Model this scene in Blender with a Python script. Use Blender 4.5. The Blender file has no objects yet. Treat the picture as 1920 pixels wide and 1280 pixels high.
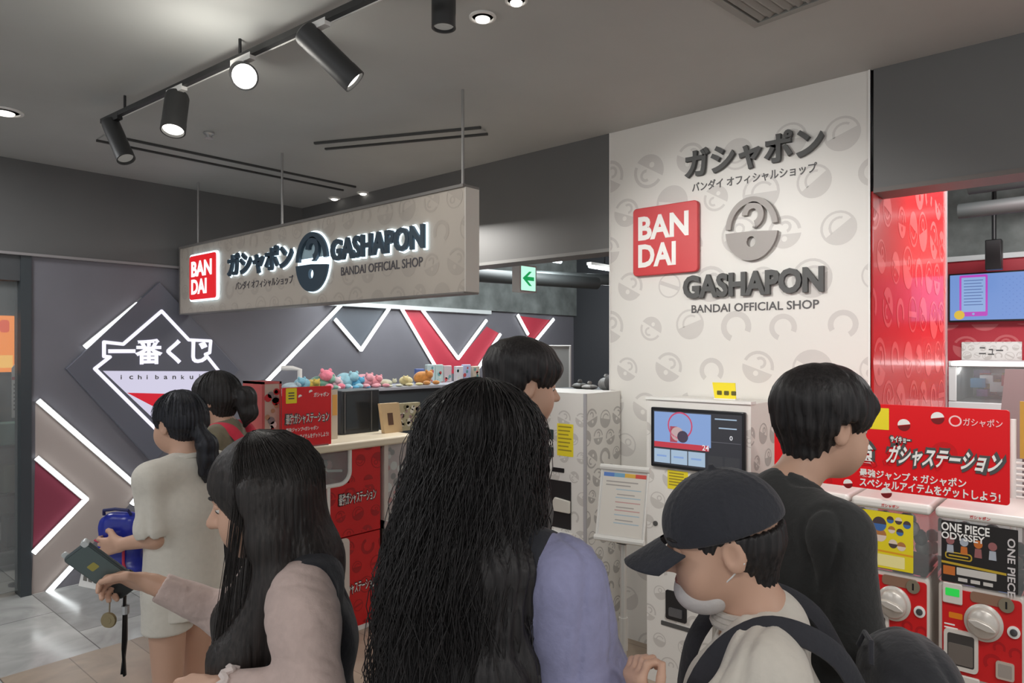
import bpy, bmesh, math, random
import numpy as np
from mathutils import Matrix, Vector
random.seed(7)
SC = bpy.context.scene
COL = SC.collection
# ------------------------------------------------------------------ camera, world, lights
CAMZ, FPX, HOR = 1.62, 1300.0, 655.0
VL, VR = 1480.0, 1142.0
_n = math.hypot(VL, FPX)
RX, RY = VL / _n * 1.0, FPX / _n            # camera right vector in the world (x, y)
FX, FY = -FPX / _n, VL / _n                 # camera forward vector
cam = bpy.data.cameras.new('camera'); cam_o = bpy.data.objects.new('camera', cam); COL.objects.link(cam_o)
cam_o.location = (0, 0, CAMZ)
cam_o.rotation_euler = (math.pi / 2, 0, math.atan2(RY, RX))
cam.sensor_width = 36.0; cam.lens = 36.0 * FPX / 1920.0
cam.shift_y = (HOR - 640.0) / 1920.0
cam.clip_start = 0.05
SC.camera = cam_o
SC.view_settings.view_transform = 'Standard'
SC.view_settings.look = 'None'
SC.view_settings.gamma = 1.0
SC.view_settings.use_curve_mapping = False
SC.view_settings.exposure = 0.0
w = bpy.data.worlds.new('mall'); SC.world = w; w.use_nodes = True
w.node_tree.nodes['Background'].inputs[0].default_value = (0.95, 0.97, 1.0, 1)
w.node_tree.nodes['Background'].inputs[1].default_value = 0.62
SC.cycles.max_bounces = 6
SC.cycles.sample_clamp_indirect = 4.0

def light(name, kind, loc, target, energy, color=(1, 1, 1), size=0.3, sy=None, spot=60, blend=0.6):
    l = bpy.data.lights.new(name, kind); l.energy = energy; l.color = color
    if kind == 'AREA':
        l.size = size
        if sy: l.shape = 'RECTANGLE'; l.size_y = sy
    elif kind == 'SPOT':
        l.spot_size = math.radians(spot); l.spot_blend = blend; l.shadow_soft_size = size
    else:
        l.shadow_soft_size = size
    o = bpy.data.objects.new(name, l); COL.objects.link(o); o.location = loc
    d = Vector(target) - Vector(loc)
    o.rotation_euler = d.to_track_quat('-Z', 'Y').to_euler()
    return o

CEIL = 2.856
# unseen concourse lamps added as fill, behind and above the viewer
light('concourse_fill', 'AREA', (0.6, -0.6, CEIL - 0.03), (0.2, 0.4, 0), 28, (1, .99, .97), 0.9)
light('concourse_fill', 'AREA', (-2.2, -0.9, CEIL - 0.03), (-2.2, 0.2, 0), 26, (.97, .98, 1), 0.9)
light('concourse_fill', 'AREA', (-4.4, 0.3, CEIL - 0.03), (-4.4, 0.3, 0), 26, (.97, .98, 1), 0.7)
light('concourse_fill', 'AREA', (1.2, 1.6, CEIL - 0.03), (0.6, 2.6, 0.6), 24, (1, .99, .97), 0.7)
# spots that wash the big panel, the hanging sign and the machines
light('panel_spot', 'SPOT', (-1.9, 1.45, 2.66), (-1.45, 3.35, 1.75), 84, (1, .98, .95), 0.06, spot=62, blend=.9)
light('panel_spot', 'SPOT', (-0.5, 1.6, 2.7), (-1.2, 3.35, 1.2), 46, (1, .97, .94), 0.06, spot=75, blend=.9)
light('sign_spot', 'SPOT', (-2.75, 1.4, 2.66), (-2.0, 2.3, 2.1), 9, (1, .95, .88), 0.06, spot=80, blend=.9)
light('machine_spot', 'SPOT', (0.5, 1.3, 2.7), (-0.35, 2.9, 0.9), 50, (1, .96, .92), 0.06, spot=60, blend=.8)
# shop interior lights, with added fill points
light('shop_light', 'AREA', (-4.3, 4.4, 2.6), (-4.6, 4.2, 0), 38, (.93, .98, 1), 0.5, 2.0)
light('shop_light', 'AREA', (-0.2, 4.6, 2.9), (-0.5, 4.8, 0), 60, (1, .96, .95), 0.8)
light('shop_light', 'AREA', (-3.3, 3.0, 2.5), (-3.4, 2.7, 0), 18, (1, .97, .93), 0.5)
light('tube_fill', 'POINT', (-4.3, 5.45, 2.4), (0, 0, 0), 40, (.93, .98, 1), size=.15)
light('tube_fill', 'POINT', (-4.3, 6.45, 2.4), (0, 0, 0), 20, (.93, .98, 1), size=.15)
light('room_fill', 'POINT', (.2, 5.2, 2.5), (0, 0, 0), 30, (1, .97, .95), size=.15)
light('prize_fill', 'POINT', (-.85, 5.95, 1.52), (0, 0, 0), 3, (1, .97, .95), size=.1)  # point lamp added inside the prize cabinet to brighten its goods
light('neighbour_shop_light', 'AREA', (-5.85, 1.4, 2.5), (-6.0, 1.4, 0), 16, (1, .93, .85), 0.4)

# ------------------------------------------------------------------ projection of the photograph onto planes of the place
def ray(px, py):
    r = (px - 960.0) / FPX; u = (HOR - py) / FPX
    return Vector((r * RX + FX, r * RY + FY, u))
def P(px, py, axis, val):
    d = ray(px, py); o = Vector((0, 0, CAMZ))
    i = 'xyz'.index(axis)
    return o + d * ((val - o[i]) / d[i])
def AT(px, py, depth):
    return Vector((0, 0, CAMZ)) + ray(px, py) * depth
def uv(px, py, axis, val):
    p = P(px, py, axis, val)
    return (p.x, p.z) if axis == 'y' else (p.y, p.z)
def frame(axis, val):
    if axis == 'y':
        return Matrix(((1, 0, 0, 0), (0, 0, -1, val), (0, 1, 0, 0), (0, 0, 0, 1)))
    return Matrix(((0, 0, 1, val), (1, 0, 0, 0), (0, 1, 0, 0), (0, 0, 0, 1)))

# ------------------------------------------------------------------ materials
def lin(c):
    out = []
    for x in c[:3]:
        x = x / 255.0
        out.append(x / 12.92 if x <= .04045 else ((x + .055) / 1.055) ** 2.4)
    return (*out, 1)
_M = {}
def mat(name, c, rough=.5, metal=0, var=0.0, scale=8, bump=0.0, trans=0, alpha=1, coat=0, sheen=0, spec=.5):
    if name in _M: return _M[name]
    m = bpy.data.materials.new(name); m.use_nodes = True; _M[name] = m
    nt = m.node_tree; b = nt.nodes['Principled BSDF']
    b.inputs['Base Color'].default_value = lin(c); b.inputs['Roughness'].default_value = rough
    b.inputs['Metallic'].default_value = metal
    b.inputs['Specular IOR Level'].default_value = spec
    if coat: b.inputs['Coat Weight'].default_value = coat
    if sheen: b.inputs['Sheen Weight'].default_value = sheen
    if trans: b.inputs['Transmission Weight'].default_value = trans
    if alpha < 1: b.inputs['Alpha'].default_value = alpha
    if var or bump:
        tc = nt.nodes.new('ShaderNodeTexCoord'); n = nt.nodes.new('ShaderNodeTexNoise')
        n.inputs['Scale'].default_value = scale; n.inputs['Detail'].default_value = 6
        nt.links.new(tc.outputs['Object'], n.inputs['Vector'])
        if var:
            r = nt.nodes.new('ShaderNodeValToRGB'); L = lin(c)
            r.color_ramp.elements[0].position = .3; r.color_ramp.elements[1].position = .7
            r.color_ramp.elements[0].color = (*[max(0, x * (1 - var)) for x in L[:3]], 1)
            r.color_ramp.elements[1].color = (*[min(1, x * (1 + var)) for x in L[:3]], 1)
            nt.links.new(n.outputs['Fac'], r.inputs['Fac']); nt.links.new(r.outputs['Color'], b.inputs['Base Color'])
        if bump:
            bn = nt.nodes.new('ShaderNodeBump'); bn.inputs['Strength'].default_value = bump; bn.inputs['Distance'].default_value = .01
            nt.links.new(n.outputs['Fac'], bn.inputs['Height']); nt.links.new(bn.outputs['Normal'], b.inputs['Normal'])
    return m
def hairmat(name, c):
    m = mat(name, c, .5, spec=.4); nt = m.node_tree; b = nt.nodes['Principled BSDF']
    tc = nt.nodes.new('ShaderNodeTexCoord'); mp = nt.nodes.new('ShaderNodeMapping'); mp.inputs['Scale'].default_value = (1, 1, .04)
    n = nt.nodes.new('ShaderNodeTexNoise'); n.inputs['Scale'].default_value = 170; n.inputs['Detail'].default_value = 4
    nt.links.new(tc.outputs['Object'], mp.inputs[0]); nt.links.new(mp.outputs[0], n.inputs['Vector'])
    r = nt.nodes.new('ShaderNodeValToRGB'); L = lin(c); r.color_ramp.elements[0].position = .35; r.color_ramp.elements[1].position = .7
    r.color_ramp.elements[0].color = (*[x * .55 for x in L[:3]], 1); r.color_ramp.elements[1].color = (*[x * 1.6 for x in L[:3]], 1)
    nt.links.new(n.outputs['Fac'], r.inputs['Fac']); nt.links.new(r.outputs['Color'], b.inputs['Base Color'])
    bn = nt.nodes.new('ShaderNodeBump'); bn.inputs['Strength'].default_value = .5; bn.inputs['Distance'].default_value = .004
    nt.links.new(n.outputs['Fac'], bn.inputs['Height']); nt.links.new(bn.outputs['Normal'], b.inputs['Normal'])
    return m
def emit(name, c, s):
    if name in _M: return _M[name]
    m = bpy.data.materials.new(name); m.use_nodes = True; _M[name] = m
    b = m.node_tree.nodes['Principled BSDF']
    b.inputs['Base Color'].default_value = (0.02, 0.02, 0.02, 1)
    b.inputs['Emission Color'].default_value = lin(c); b.inputs['Emission Strength'].default_value = s
    return m
def glass(name, c=(235, 240, 240), alpha=.14):
    if name in _M: return _M[name]
    m = bpy.data.materials.new(name); m.use_nodes = True; _M[name] = m
    nt = m.node_tree; nt.nodes.remove(nt.nodes['Principled BSDF'])
    t = nt.nodes.new('ShaderNodeBsdfTransparent'); t.inputs[0].default_value = (.93, .95, .95, 1)
    g = nt.nodes.new('ShaderNodeBsdfGlossy'); g.inputs['Roughness'].default_value = .08
    d = nt.nodes.new('ShaderNodeBsdfDiffuse'); d.inputs[0].default_value = lin(c)
    m1 = nt.nodes.new('ShaderNodeMixShader'); m1.inputs[0].default_value = alpha
    m2 = nt.nodes.new('ShaderNodeMixShader'); fr = nt.nodes.new('ShaderNodeFresnel'); fr.inputs[0].default_value = 1.4
    nt.links.new(t.outputs[0], m1.inputs[1]); nt.links.new(d.outputs[0], m1.inputs[2])
    nt.links.new(fr.outputs[0], m2.inputs[0]); nt.links.new(m1.outputs[0], m2.inputs[1]); nt.links.new(g.outputs[0], m2.inputs[2])
    nt.links.new(m2.outputs[0], nt.nodes['Material Output'].inputs[0])
    return m
def stone_floor(name, c0, c1, c2, tile, rough):
    m = bpy.data.materials.new(name); m.use_nodes = True; nt = m.node_tree; b = nt.nodes['Principled BSDF']
    tc = nt.nodes.new('ShaderNodeTexCoord'); br = nt.nodes.new('ShaderNodeTexBrick')
    br.offset = 0.5; br.inputs['Scale'].default_value = 1; br.inputs['Brick Width'].default_value = tile[0]; br.inputs['Row Height'].default_value = tile[1]
    br.inputs['Mortar Size'].default_value = .003; br.inputs['Bias'].default_value = 0
    br.inputs['Color1'].default_value = lin(c0); br.inputs['Color2'].default_value = lin(c1); br.inputs['Mortar'].default_value = lin(c2)
    no = nt.nodes.new('ShaderNodeTexNoise'); no.inputs['Scale'].default_value = 3.5; no.inputs['Detail'].default_value = 8; no.inputs['Distortion'].default_value = 1.5
    mx = nt.nodes.new('ShaderNodeMix'); mx.data_type = 'RGBA'; mx.blend_type = 'MULTIPLY'; mx.inputs['Factor'].default_value = .55
    rp = nt.nodes.new('ShaderNodeValToRGB'); rp.color_ramp.elements[0].position = .3; rp.color_ramp.elements[0].color = (.45, .45, .45, 1); rp.color_ramp.elements[1].position = .7
    nt.links.new(tc.outputs['Object'], br.inputs['Vector']); nt.links.new(tc.outputs['Object'], no.inputs['Vector'])
    nt.links.new(no.outputs['Fac'], rp.inputs['Fac'])
    nt.links.new(br.outputs['Color'], mx.inputs[6]); nt.links.new(rp.outputs['Color'], mx.inputs[7])
    nt.links.new(mx.outputs[2], b.inputs['Base Color'])
    b.inputs['Roughness'].default_value = rough
    mr = nt.nodes.new('ShaderNodeMapRange'); mr.inputs[3].default_value = rough * .7; mr.inputs[4].default_value = rough * 1.6
    nt.links.new(no.outputs['Fac'], mr.inputs[0]); nt.links.new(mr.outputs[0], b.inputs['Roughness'])
    return m

# ------------------------------------------------------------------ mesh building
class MB:
    def __init__(s, M=None):
        s.v = []; s.f = []; s.m = []; s.ci = 0; s.M = M or Matrix.Identity(4)
    def add(s, vs, fs, ci=None):
        o = len(s.v); s.v += [s.M @ Vector(p) for p in vs]
        s.f += [tuple(i + o for i in f) for f in fs]; s.m += [s.ci if ci is None else ci] * len(fs)
        return s
    def box(s, x0, x1, y0, y1, z0, z1, ci=None):
        vs = [(x, y, z) for z in (z0, z1) for y in (y0, y1) for x in (x0, x1)]
        return s.add(vs, [(0, 2, 3, 1), (4, 5, 7, 6), (0, 1, 5, 4), (2, 6, 7, 3), (0, 4, 6, 2), (1, 3, 7, 5)], ci)
    def poly(s, pts, w=0.0, ci=None):
        return s.add([(p[0], p[1], w) for p in pts], [tuple(range(len(pts)))], ci)
    def prism(s, pts, w0, w1, ci=None):
        a = sum(pts[i][0] * pts[(i + 1) % len(pts)][1] - pts[(i + 1) % len(pts)][0] * pts[i][1] for i in range(len(pts)))
        if a < 0: pts = list(pts)[::-1]
        n = len(pts)
        vs = [(p[0], p[1], w0) for p in pts] + [(p[0], p[1], w1) for p in pts]
        return s.add(vs, [tuple(range(n))[::-1], tuple(range(n, 2 * n))] + [(i, (i + 1) % n, n + (i + 1) % n, n + i) for i in range(n)], ci)
    def bar(s, a, b, wd, w0, w1, ci=None):
        a = Vector(a); b = Vector(b); d = (b - a).normalized(); n = Vector((-d.y, d.x)) * wd / 2
        return s.prism([a + n, a - n, b - n, b + n], w0, w1, ci)
    def tube(s, path, r, n=8, ci=None, cap=True, flat=1.0):
        path = [Vector(p) for p in path]; rs = r if isinstance(r, (list, tuple)) else [r] * len(path)
        vs = []; fs = []; up = None
        for i, p in enumerate(path):
            t = (path[min(i + 1, len(path) - 1)] - path[max(i - 1, 0)]).normalized()
            if up is None: up = t.orthogonal().normalized()
            up = (up - t * up.dot(t)).normalized(); sd = t.cross(up)
            for k in range(n):
                a = 2 * math.pi * k / n
                vs.append(p + (up * math.cos(a) * flat + sd * math.sin(a)) * rs[i])
        for i in range(len(path) - 1):
            for k in range(n):
                fs.append((i * n + k, i * n + (k + 1) % n, (i + 1) * n + (k + 1) % n, (i + 1) * n + k))
        if cap: fs += [tuple(range(n))[::-1], tuple(range((len(path) - 1) * n, len(path) * n))]
        return s.add(vs, fs, ci)
    def cyl(s, p0, p1, r0, r1=None, n=24, ci=None):
        return s.tube([p0, p1], [r0, r0 if r1 is None else r1], n, ci)
    def lathe(s, prof, c, axis, n=32, ci=None):
        axis = Vector(axis).normalized(); u = axis.orthogonal().normalized(); w_ = axis.cross(u); c = Vector(c); vs = []; fs = []
        for r, h in prof:
            for k in range(n):
                a = 2 * math.pi * k / n
                vs.append(c + axis * h + (u * math.cos(a) + w_ * math.sin(a)) * r)
        for i in range(len(prof) - 1):
            for k in range(n):
                fs.append((i * n + k, i * n + (k + 1) % n, (i + 1) * n + (k + 1) % n, (i + 1) * n + k))
        fs += [tuple(range(n))[::-1], tuple(range((len(prof) - 1) * n, len(prof) * n))]
        return s.add(vs, fs, ci)
    def ball(s, c, r, nu=16, nv=10, ci=None, warp=None):
        r = r if isinstance(r, (tuple, list)) else (r, r, r); vs = [(c[0], c[1], c[2] - r[2])]; fs = []
        for j in range(1, nv):
            t = math.pi * j / nv
            for k in range(nu):
                a = 2 * math.pi * k / nu; q = 1 + (warp(a, t) if warp else 0)
                vs.append((c[0] + r[0] * q * math.sin(t) * math.cos(a), c[1] + r[1] * q * math.sin(t) * math.sin(a), c[2] - r[2] * q * math.cos(t)))
        vs.append((c[0], c[1], c[2] + r[2])); top = len(vs) - 1
        for k in range(nu):
            fs.append((0, 1 + (k + 1) % nu, 1 + k)); fs.append((top, top - nu + k, top - nu + (k + 1) % nu))
        for j in range(nv - 2):
            for k in range(nu):
                a = 1 + j * nu; fs.append((a + k, a + (k + 1) % nu, a + nu + (k + 1) % nu, a + nu + k))
        return s.add(vs, fs, ci)
    def build(s, name, mats, parent=None, smooth=False, bevel=0, seg=2, angle=35):
        mats = mats if isinstance(mats, (list, tuple)) else [mats]
        vs = s.v
        if parent is not None:
            inv = WM[parent.name].inverted(); vs = [inv @ p for p in vs]
        me = bpy.data.meshes.new(name); me.from_pydata([tuple(p) for p in vs], [], s.f)
        for m in mats: me.materials.append(m)
        if len(mats) > 1: me.polygons.foreach_set('material_index', s.m)
        o = bpy.data.objects.new(name, me); COL.objects.link(o)
        if parent is not None:
            o.parent = parent; WM[o.name] = WM[parent.name]
        else: WM[o.name] = Matrix.Identity(4)
        if bevel:
            b = o.modifiers.new('bevel', 'BEVEL'); b.width = bevel; b.segments = seg; b.limit_method = 'ANGLE'; b.angle_limit = math.radians(40); b.harden_normals = False
        if smooth or bevel:
            try: me.shade_smooth()
            except Exception: me.polygons.foreach_set('use_smooth', [True] * len(me.polygons))
            try: me.set_sharp_from_angle(angle=math.radians(angle))
            except Exception: pass
        return o
WM = {}
def tag(o, label, cat, group=None, kind=None):
    o['label'] = label; o['category'] = cat
    if group: o['group'] = group
    if kind: o['kind'] = kind
    return o
def thing(name, label, cat, loc=(0, 0, 0), yaw=0, group=None):
    o = bpy.data.objects.new(name, None); COL.objects.link(o); o.location = loc; o.rotation_euler = (0, 0, yaw); o.empty_display_size = .05
    WM[o.name] = Matrix.Translation(Vector(loc)) @ Matrix.Rotation(yaw, 4, 'Z')
    return tag(o, label, cat, group)
def struct(mb, name, mats, **k):
    o = mb.build(name, mats, **k); o['kind'] = 'structure'; return o
def copy_tree(o, loc=None, yaw=None, parent=None):
    c = o.copy(); COL.objects.link(c); WM[c.name] = WM[o.name]
    if parent is not None: c.parent = parent
    if loc is not None: c.location = loc
    if yaw is not None: c.rotation_euler = (0, 0, yaw)
    for ch in [x for x in COL.objects if x.parent == o]: copy_tree(ch, parent=c)
    return c
# text: one mesh, fitted into the rectangle (u0..u1, v0..v1) of a plane frame
def glyphs(s, bold=0.0, extrude=0.0):
    c = bpy.data.curves.new('lettering', 'FONT'); c.body = s; c.size = 1; c.offset = bold; c.extrude = extrude; c.resolution_u = 3
    c.fill_mode = 'BOTH'
    o = bpy.data.objects.new('lettering', c); COL.objects.link(o); bpy.context.view_layer.update()
    me = bpy.data.meshes.new_from_object(o.evaluated_get(bpy.context.evaluated_depsgraph_get()))
    vs = [tuple(v.co) for v in me.vertices]; fs = [tuple(p.vertices) for p in me.polygons]
    bpy.data.objects.remove(o); bpy.data.curves.remove(c); bpy.data.meshes.remove(me)
    return vs, fs
def put_text(mb, s, u0, u1, v0, v1, w0, w1, bold=0.012, slant=0, grow=0.0, ci=None, keep=False):
    vs, fs = glyphs(s, bold, 0.5 if w1 > w0 else 0)
    if not vs: return
    xs = [p[0] for p in vs]; ys = [p[1] for p in vs]
    x0, x1, y0, y1 = min(xs), max(xs), min(ys), max(ys)
    if keep and (x1 - x0) > 0:
        h = (y1 - y0) * (u1 - u0) / (x1 - x0)
        if h < v1 - v0: c = (v0 + v1) / 2; v0, v1 = c - h / 2, c + h / 2
    out = []
    for x, y, z in vs:
        b = (y - y0) / max(1e-6, y1 - y0)
        out.append((u0 - grow + (x - x0) / (x1 - x0) * (u1 - u0 + 2 * grow) + slant * b * (v1 - v0), v0 - grow + b * (v1 - v0 + 2 * grow), w0 + (z + .5) * (w1 - w0) if w1 > w0 else w0))
    mb.add(out, fs, ci)
def text_px(mb, s, axis, val, pl, ptop, pbot, pr, w0, w1, **k):
    u0, v1 = uv(pl, ptop, axis, val); _, v0 = uv(pl, pbot, axis, val); u1, _ = uv(pr, ptop, axis, val)
    put_text(mb, s, u0, u1, v0, v1, w0, w1, **k)
def circle(cx, cy, r, a0=0, a1=360, n=32, ry=None):
    ry = ry or r
    return [(cx + r * math.cos(math.radians(a0 + (a1 - a0) * i / n)), cy + ry * math.sin(math.radians(a0 + (a1 - a0) * i / n))) for i in range(n + (0 if a1 - a0 == 360 else 1))]
def rrect(u0, u1, v0, v1, r, n=6):
    out = []
    for cx, cy, a in ((u1 - r, v1 - r, 0), (u0 + r, v1 - r, 90), (u0 + r, v0 + r, 180), (u1 - r, v0 + r, 270)):
        out += [(cx + r * math.cos(math.radians(a + 90 * i / n)), cy + r * math.sin(math.radians(a + 90 * i / n))) for i in range(n + 1)]
    return out
def arc_strip(cx, cy, r0, r1, a0, a1, n=12):
    o = []
    for i in range(n):
        b0 = math.radians(a0 + (a1 - a0) * i / n); b1 = math.radians(a0 + (a1 - a0) * (i + 1) / n)
        o.append([(cx + r0 * math.cos(b0), cy + r0 * math.sin(b0)), (cx + r1 * math.cos(b0), cy + r1 * math.sin(b0)), (cx + r1 * math.cos(b1), cy + r1 * math.sin(b1)), (cx + r0 * math.cos(b1), cy + r0 * math.sin(b1))])
    return o
def clip(poly, u0, u1, v0, v1):
    for ax, lim, sg in ((0, u0, 1), (0, u1, -1), (1, v0, 1), (1, v1, -1)):
        out = []
        for i in range(len(poly)):
            a, b = poly[i], poly[(i + 1) % len(poly)]
            da, db = sg * (a[ax] - lim), sg * (b[ax] - lim)
            if da >= 0: out.append(a)
            if da * db < 0:
                t = da / (da - db); out.append((a[0] + (b[0] - a[0]) * t, a[1] + (b[1] - a[1]) * t))
        poly = out
        if len(poly) < 3: return []
    return poly
def icon(cx, cy, r, rot, kind):
    ps, ds = [], []
    if kind == 0:      # capsule ring with hook and dot
        ps += arc_strip(0, 0, .8, 1, 8, 172); ps.append(circle(0, 0, 1, 188, 352, 16))
        ps += arc_strip(.05, .3, .2, .38, -70, 150, 8); ds.append(circle(0, -.42, .17, n=10))
    elif kind == 1:    # open ring
        ps += arc_strip(0, 0, .62, 1, -40, 230, 18)
    elif kind == 2:    # half bowl with a line ring above
        ps += arc_strip(0, 0, .88, 1, 0, 180); ps.append(circle(0, 0, 1, 180, 360, 16)); ps += arc_strip(.1, .32, .2, .34, 0, 360, 10)
    elif kind == 3:    # ring with middle band
        ps += arc_strip(0, 0, .88, 1, 0, 360, 24); ps.append([(-.86, -.16), (.86, -.16), (.86, .16), (-.86, .16)])
    elif kind == 4:    # double arc
        ps += arc_strip(0, 0, .86, 1, 20, 200); ps += arc_strip(.1, 0, .5, .64, 60, 200, 8); ps.append(circle(0, 0, 1, 200, 380, 16))
    else:              # arrow
        ps += arc_strip(0, .2, .6, .9, 180, 300, 10); ps.append([(.1, .0), (.9, .0), (.5, -.6)])
    c, s_ = math.cos(rot), math.sin(rot)
    f = lambda p: (cx + r * (p[0] * c - p[1] * s_), cy + r * (p[0] * s_ + p[1] * c))
    return [[f(p) for p in q] for q in ps], [[f(p) for p in q] for q in ds]
def pattern(mb, u0, u1, v0, v1, pitch, r, w, ci=1, base=0, seed=1, step=.0006):
    rnd = random.Random(seed); nv = int((v1 - v0) / pitch) + 2; nu = int((u1 - u0) / pitch) + 2
    for j in range(nv):
        for i in range(nu):
            cx = u0 + (i + (.5 if j % 2 else 0)) * pitch + rnd.uniform(-.08, .08) * pitch
            cy = v0 + j * pitch * .87 + rnd.uniform(-.06, .06) * pitch
            k = rnd.choice((0, 0, 0, 2, 2, 3, 4, 0, 4, 1)); rr = r * rnd.choice((.75, .9, 1.05))
            a, b = icon(cx, cy, rr, rnd.choice((-.5, -.35, .3, 2.6, 0)), k)
            for q in a:
                q = clip(q, u0, u1, v0, v1)
                if q: mb.poly(q, w, ci)
            for q in b:
                q = clip(q, u0, u1, v0, v1)
                if q: mb.poly(q, w + step, base)

# common materials
WHITE = mat('white_laminate', (224, 221, 215), .45)
GREYPRINT = mat('grey_print', (204, 200, 195), .5)
BLACK = mat('black_plastic', (24, 24, 26), .4)
CHAR = mat('charcoal_letter', (78, 78, 77), .55)
SILVER = mat('brushed_silver', (190, 190, 190), .35, .7)
RED = mat('signal_red', (206, 26, 30), .4)
DRED = mat('dark_red_print', (168, 20, 26), .4)
PALE = mat('white_paint', (232, 230, 226), .45)
YELLOW = mat('yellow_card', (236, 216, 40), .55)
LED = emit('led_white', (244, 250, 250), 5.0)
GLASS = glass('clear_acrylic')
PWHITE = mat('print_white', (240, 238, 234), .5)
# ================================================================== SETTING
XW, YP, YS = -5.42, 3.35, 2.28
CEILM = mat('ceiling_paint', (180, 181, 178), .7, var=.05, scale=2)
HEAD = mat('header_paint', (100, 100, 99), .6, var=.05, scale=2)
WALLD = mat('wall_charcoal', (120, 119, 126), .45, var=.05, scale=3)
DARK = mat('dark_wall', (66, 68, 72), .6)
CONC = mat('rough_concrete', (120, 126, 124), .85, var=.35, scale=5, bump=.6)
b = MB(); b.box(-9, 4, -4, 9, -.1, 0)
struct(b, 'floor', stone_floor('stone_tile', (206, 206, 202), (166, 166, 164), (120, 120, 118), (.9, .45), .16))
b = MB(); b.box(-4.15, 3, .9, 9, -.02, .002)
struct(b, 'floor_shop', stone_floor('beige_tile', (190, 172, 152), (176, 158, 140), (150, 134, 118), (1.2, .3), .3))
b = MB(); b.box(XW - .1, 4, -4, YP + .01, CEIL, CEIL + .1)
struct(b, 'ceiling', CEILM)
b = MB(); b.box(-8, 4, YP, 9, 3.2, 3.3)
struct(b, 'ceiling_shop', mat('shop_ceiling', (90, 92, 94), .8, var=.25, scale=4))
b = MB(); b.box(XW - .1, -2.2, YP, YP + .16, 2.195, 3.2); b.box(-2.2, -.84, YP + .012, YP + .16, 2.195, 3.2); b.box(-.82, 4, YP, YP + .16, 2.326, 3.2)
struct(b, 'wall_header', HEAD)
b = MB(); b.box(XW, -2.2, YP - .004, YP + .17, 2.18, 2.2); struct(b, 'trim_1', mat('trim_grey', (128, 128, 126), .5))
b = MB(); b.box(-.82, 4, YP - .004, YP + .17, 2.31, 2.33); struct(b, 'trim_2', mat('trim_dark', (104, 98, 94), .5))
YL0 = 1.345
# left wall with printed colour fields
pw = lambda px, py: uv(px, py, 'x', XW)
b = MB(frame('x', XW)); b.prism([(YL0, 0), (7.4, 0), (7.4, 2.24), (YL0, 2.24)], -.1, 0, 0)
def field(pts, ci, w=.002): b.poly([pw(*p) for p in pts][::-1], w, ci)
field([(66, 752), (265, 921), (240, 948), (88, 1110), (58, 1114), (62, 1037), (160, 935), (66, 857)], 1)
field([(66, 857), (160, 935), (61, 1036)], 2, .003)
field([(750, 577), (787, 577), (857, 672), (866, 690), (812, 690)], 3)
field([(912, 612), (936, 625), (886, 700), (842, 700), (857, 678)], 3, .003)
field([(972, 592), (1033, 600), (1003, 640), (986, 628)], 3)
b.poly([pw(622, 600)[:1] + (pw(622, 598)[1],), pw(675, 655), pw(728, 577), pw(640, 572)], .001, 4)
struct(b, 'wall_left', [WALLD, mat('print_greige', (176, 164, 158), .5), mat('print_maroon', (140, 58, 78), .5), mat('print_rose', (206, 66, 84), .5), mat('wall_slate', (96, 102, 110), .45)])
b = MB(); b.box(XW - .1, XW + .0, YP + .17, 7.4, 2.24, 3.2); b.box(XW + .0, XW + .05, YP + .3, 7.4, 2.06, 3.2)
struct(b, 'wall_left_upper', CONC)
b = MB(); b.box(XW - .1, XW + .03, -4, YP, 2.25, CEIL); struct(b, 'wall_left_header', HEAD)
b = MB(); b.box(XW - .02, XW + .045, -4, YP, 2.235, 2.252); struct(b, 'trim_3', mat('trim_light', (150, 146, 146), .5))
b = MB(); b.box(XW, XW + .06, 3.62, 5.75, 2.02, 2.06); struct(b, 'trim_4', mat('trim_white', (215, 220, 220), .5))
b = MB(); b.box(-8, 4, 7.4, 7.5, 0, 3.2); struct(b, 'wall_back', DARK)
# neighbouring shop on the far left
b = MB(); b.box(XW - .12, XW + .02, 1.285, YL0, 0, 2.24); struct(b, 'trim_5', mat('pillar_grey', (62, 68, 72), .4))
b = MB(); b.box(XW - .1, XW + .005, -4, 1.285, 2.07, 2.25); struct(b, 'wall_left_lintel', mat('lintel_grey', (78, 80, 82), .5))
b = MB(); b.box(-8, -7.9, -4, 2.4, 0, 2.6); b.box(-8, XW - .1, 2.3, 2.4, 0, 2.6); struct(b, 'wall_neighbour', mat('neighbour_wall', (66, 70, 72), .7))
b = MB(); b.box(XW - .06, XW - .05, -4, 1.285, .03, 2.07); o = struct(b, 'window_1', GLASS)
b = MB(); b.box(-8, XW - .1, -4, 2.4, 2.6, 2.65); struct(b, 'ceiling_neighbour', DARK)

# ------------------------------------------------------------------ things in the neighbouring shop window
t = thing('menu_screen', 'glowing orange poster screen behind the glass of the neighbouring shop', 'screen', (-5.95, 1.3, 1.5))
q0, q1 = uv(-40, 590, 'x', -5.95), uv(27, 697, 'x', -5.95)
b = MB(frame('x', -5.95)); b.prism(rrect(q0[0] - .02, q1[0] + .03, q1[1] - .03, q0[1] + .03, .01), -.04, -.002); b.build('frame', BLACK, t)
b = MB(frame('x', -5.95)); b.poly(rrect(q0[0], q1[0], q1[1], q0[1], .004), 0, 0)
b.poly(rrect(q0[0] + .1, q1[0] - .01, q1[1] + .03, q1[1] + .12, .004), .001, 1); b.poly(rrect(q0[0] + .12, q1[0] - .03, q0[1] - .12, q0[1] - .03, .02), .001, 2)
b.build('display', [emit('orange_screen', (255, 140, 40), 1.1), emit('amber_screen', (255, 190, 90), 1.1), emit('deep_orange', (235, 80, 30), 1.0)], t)
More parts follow.
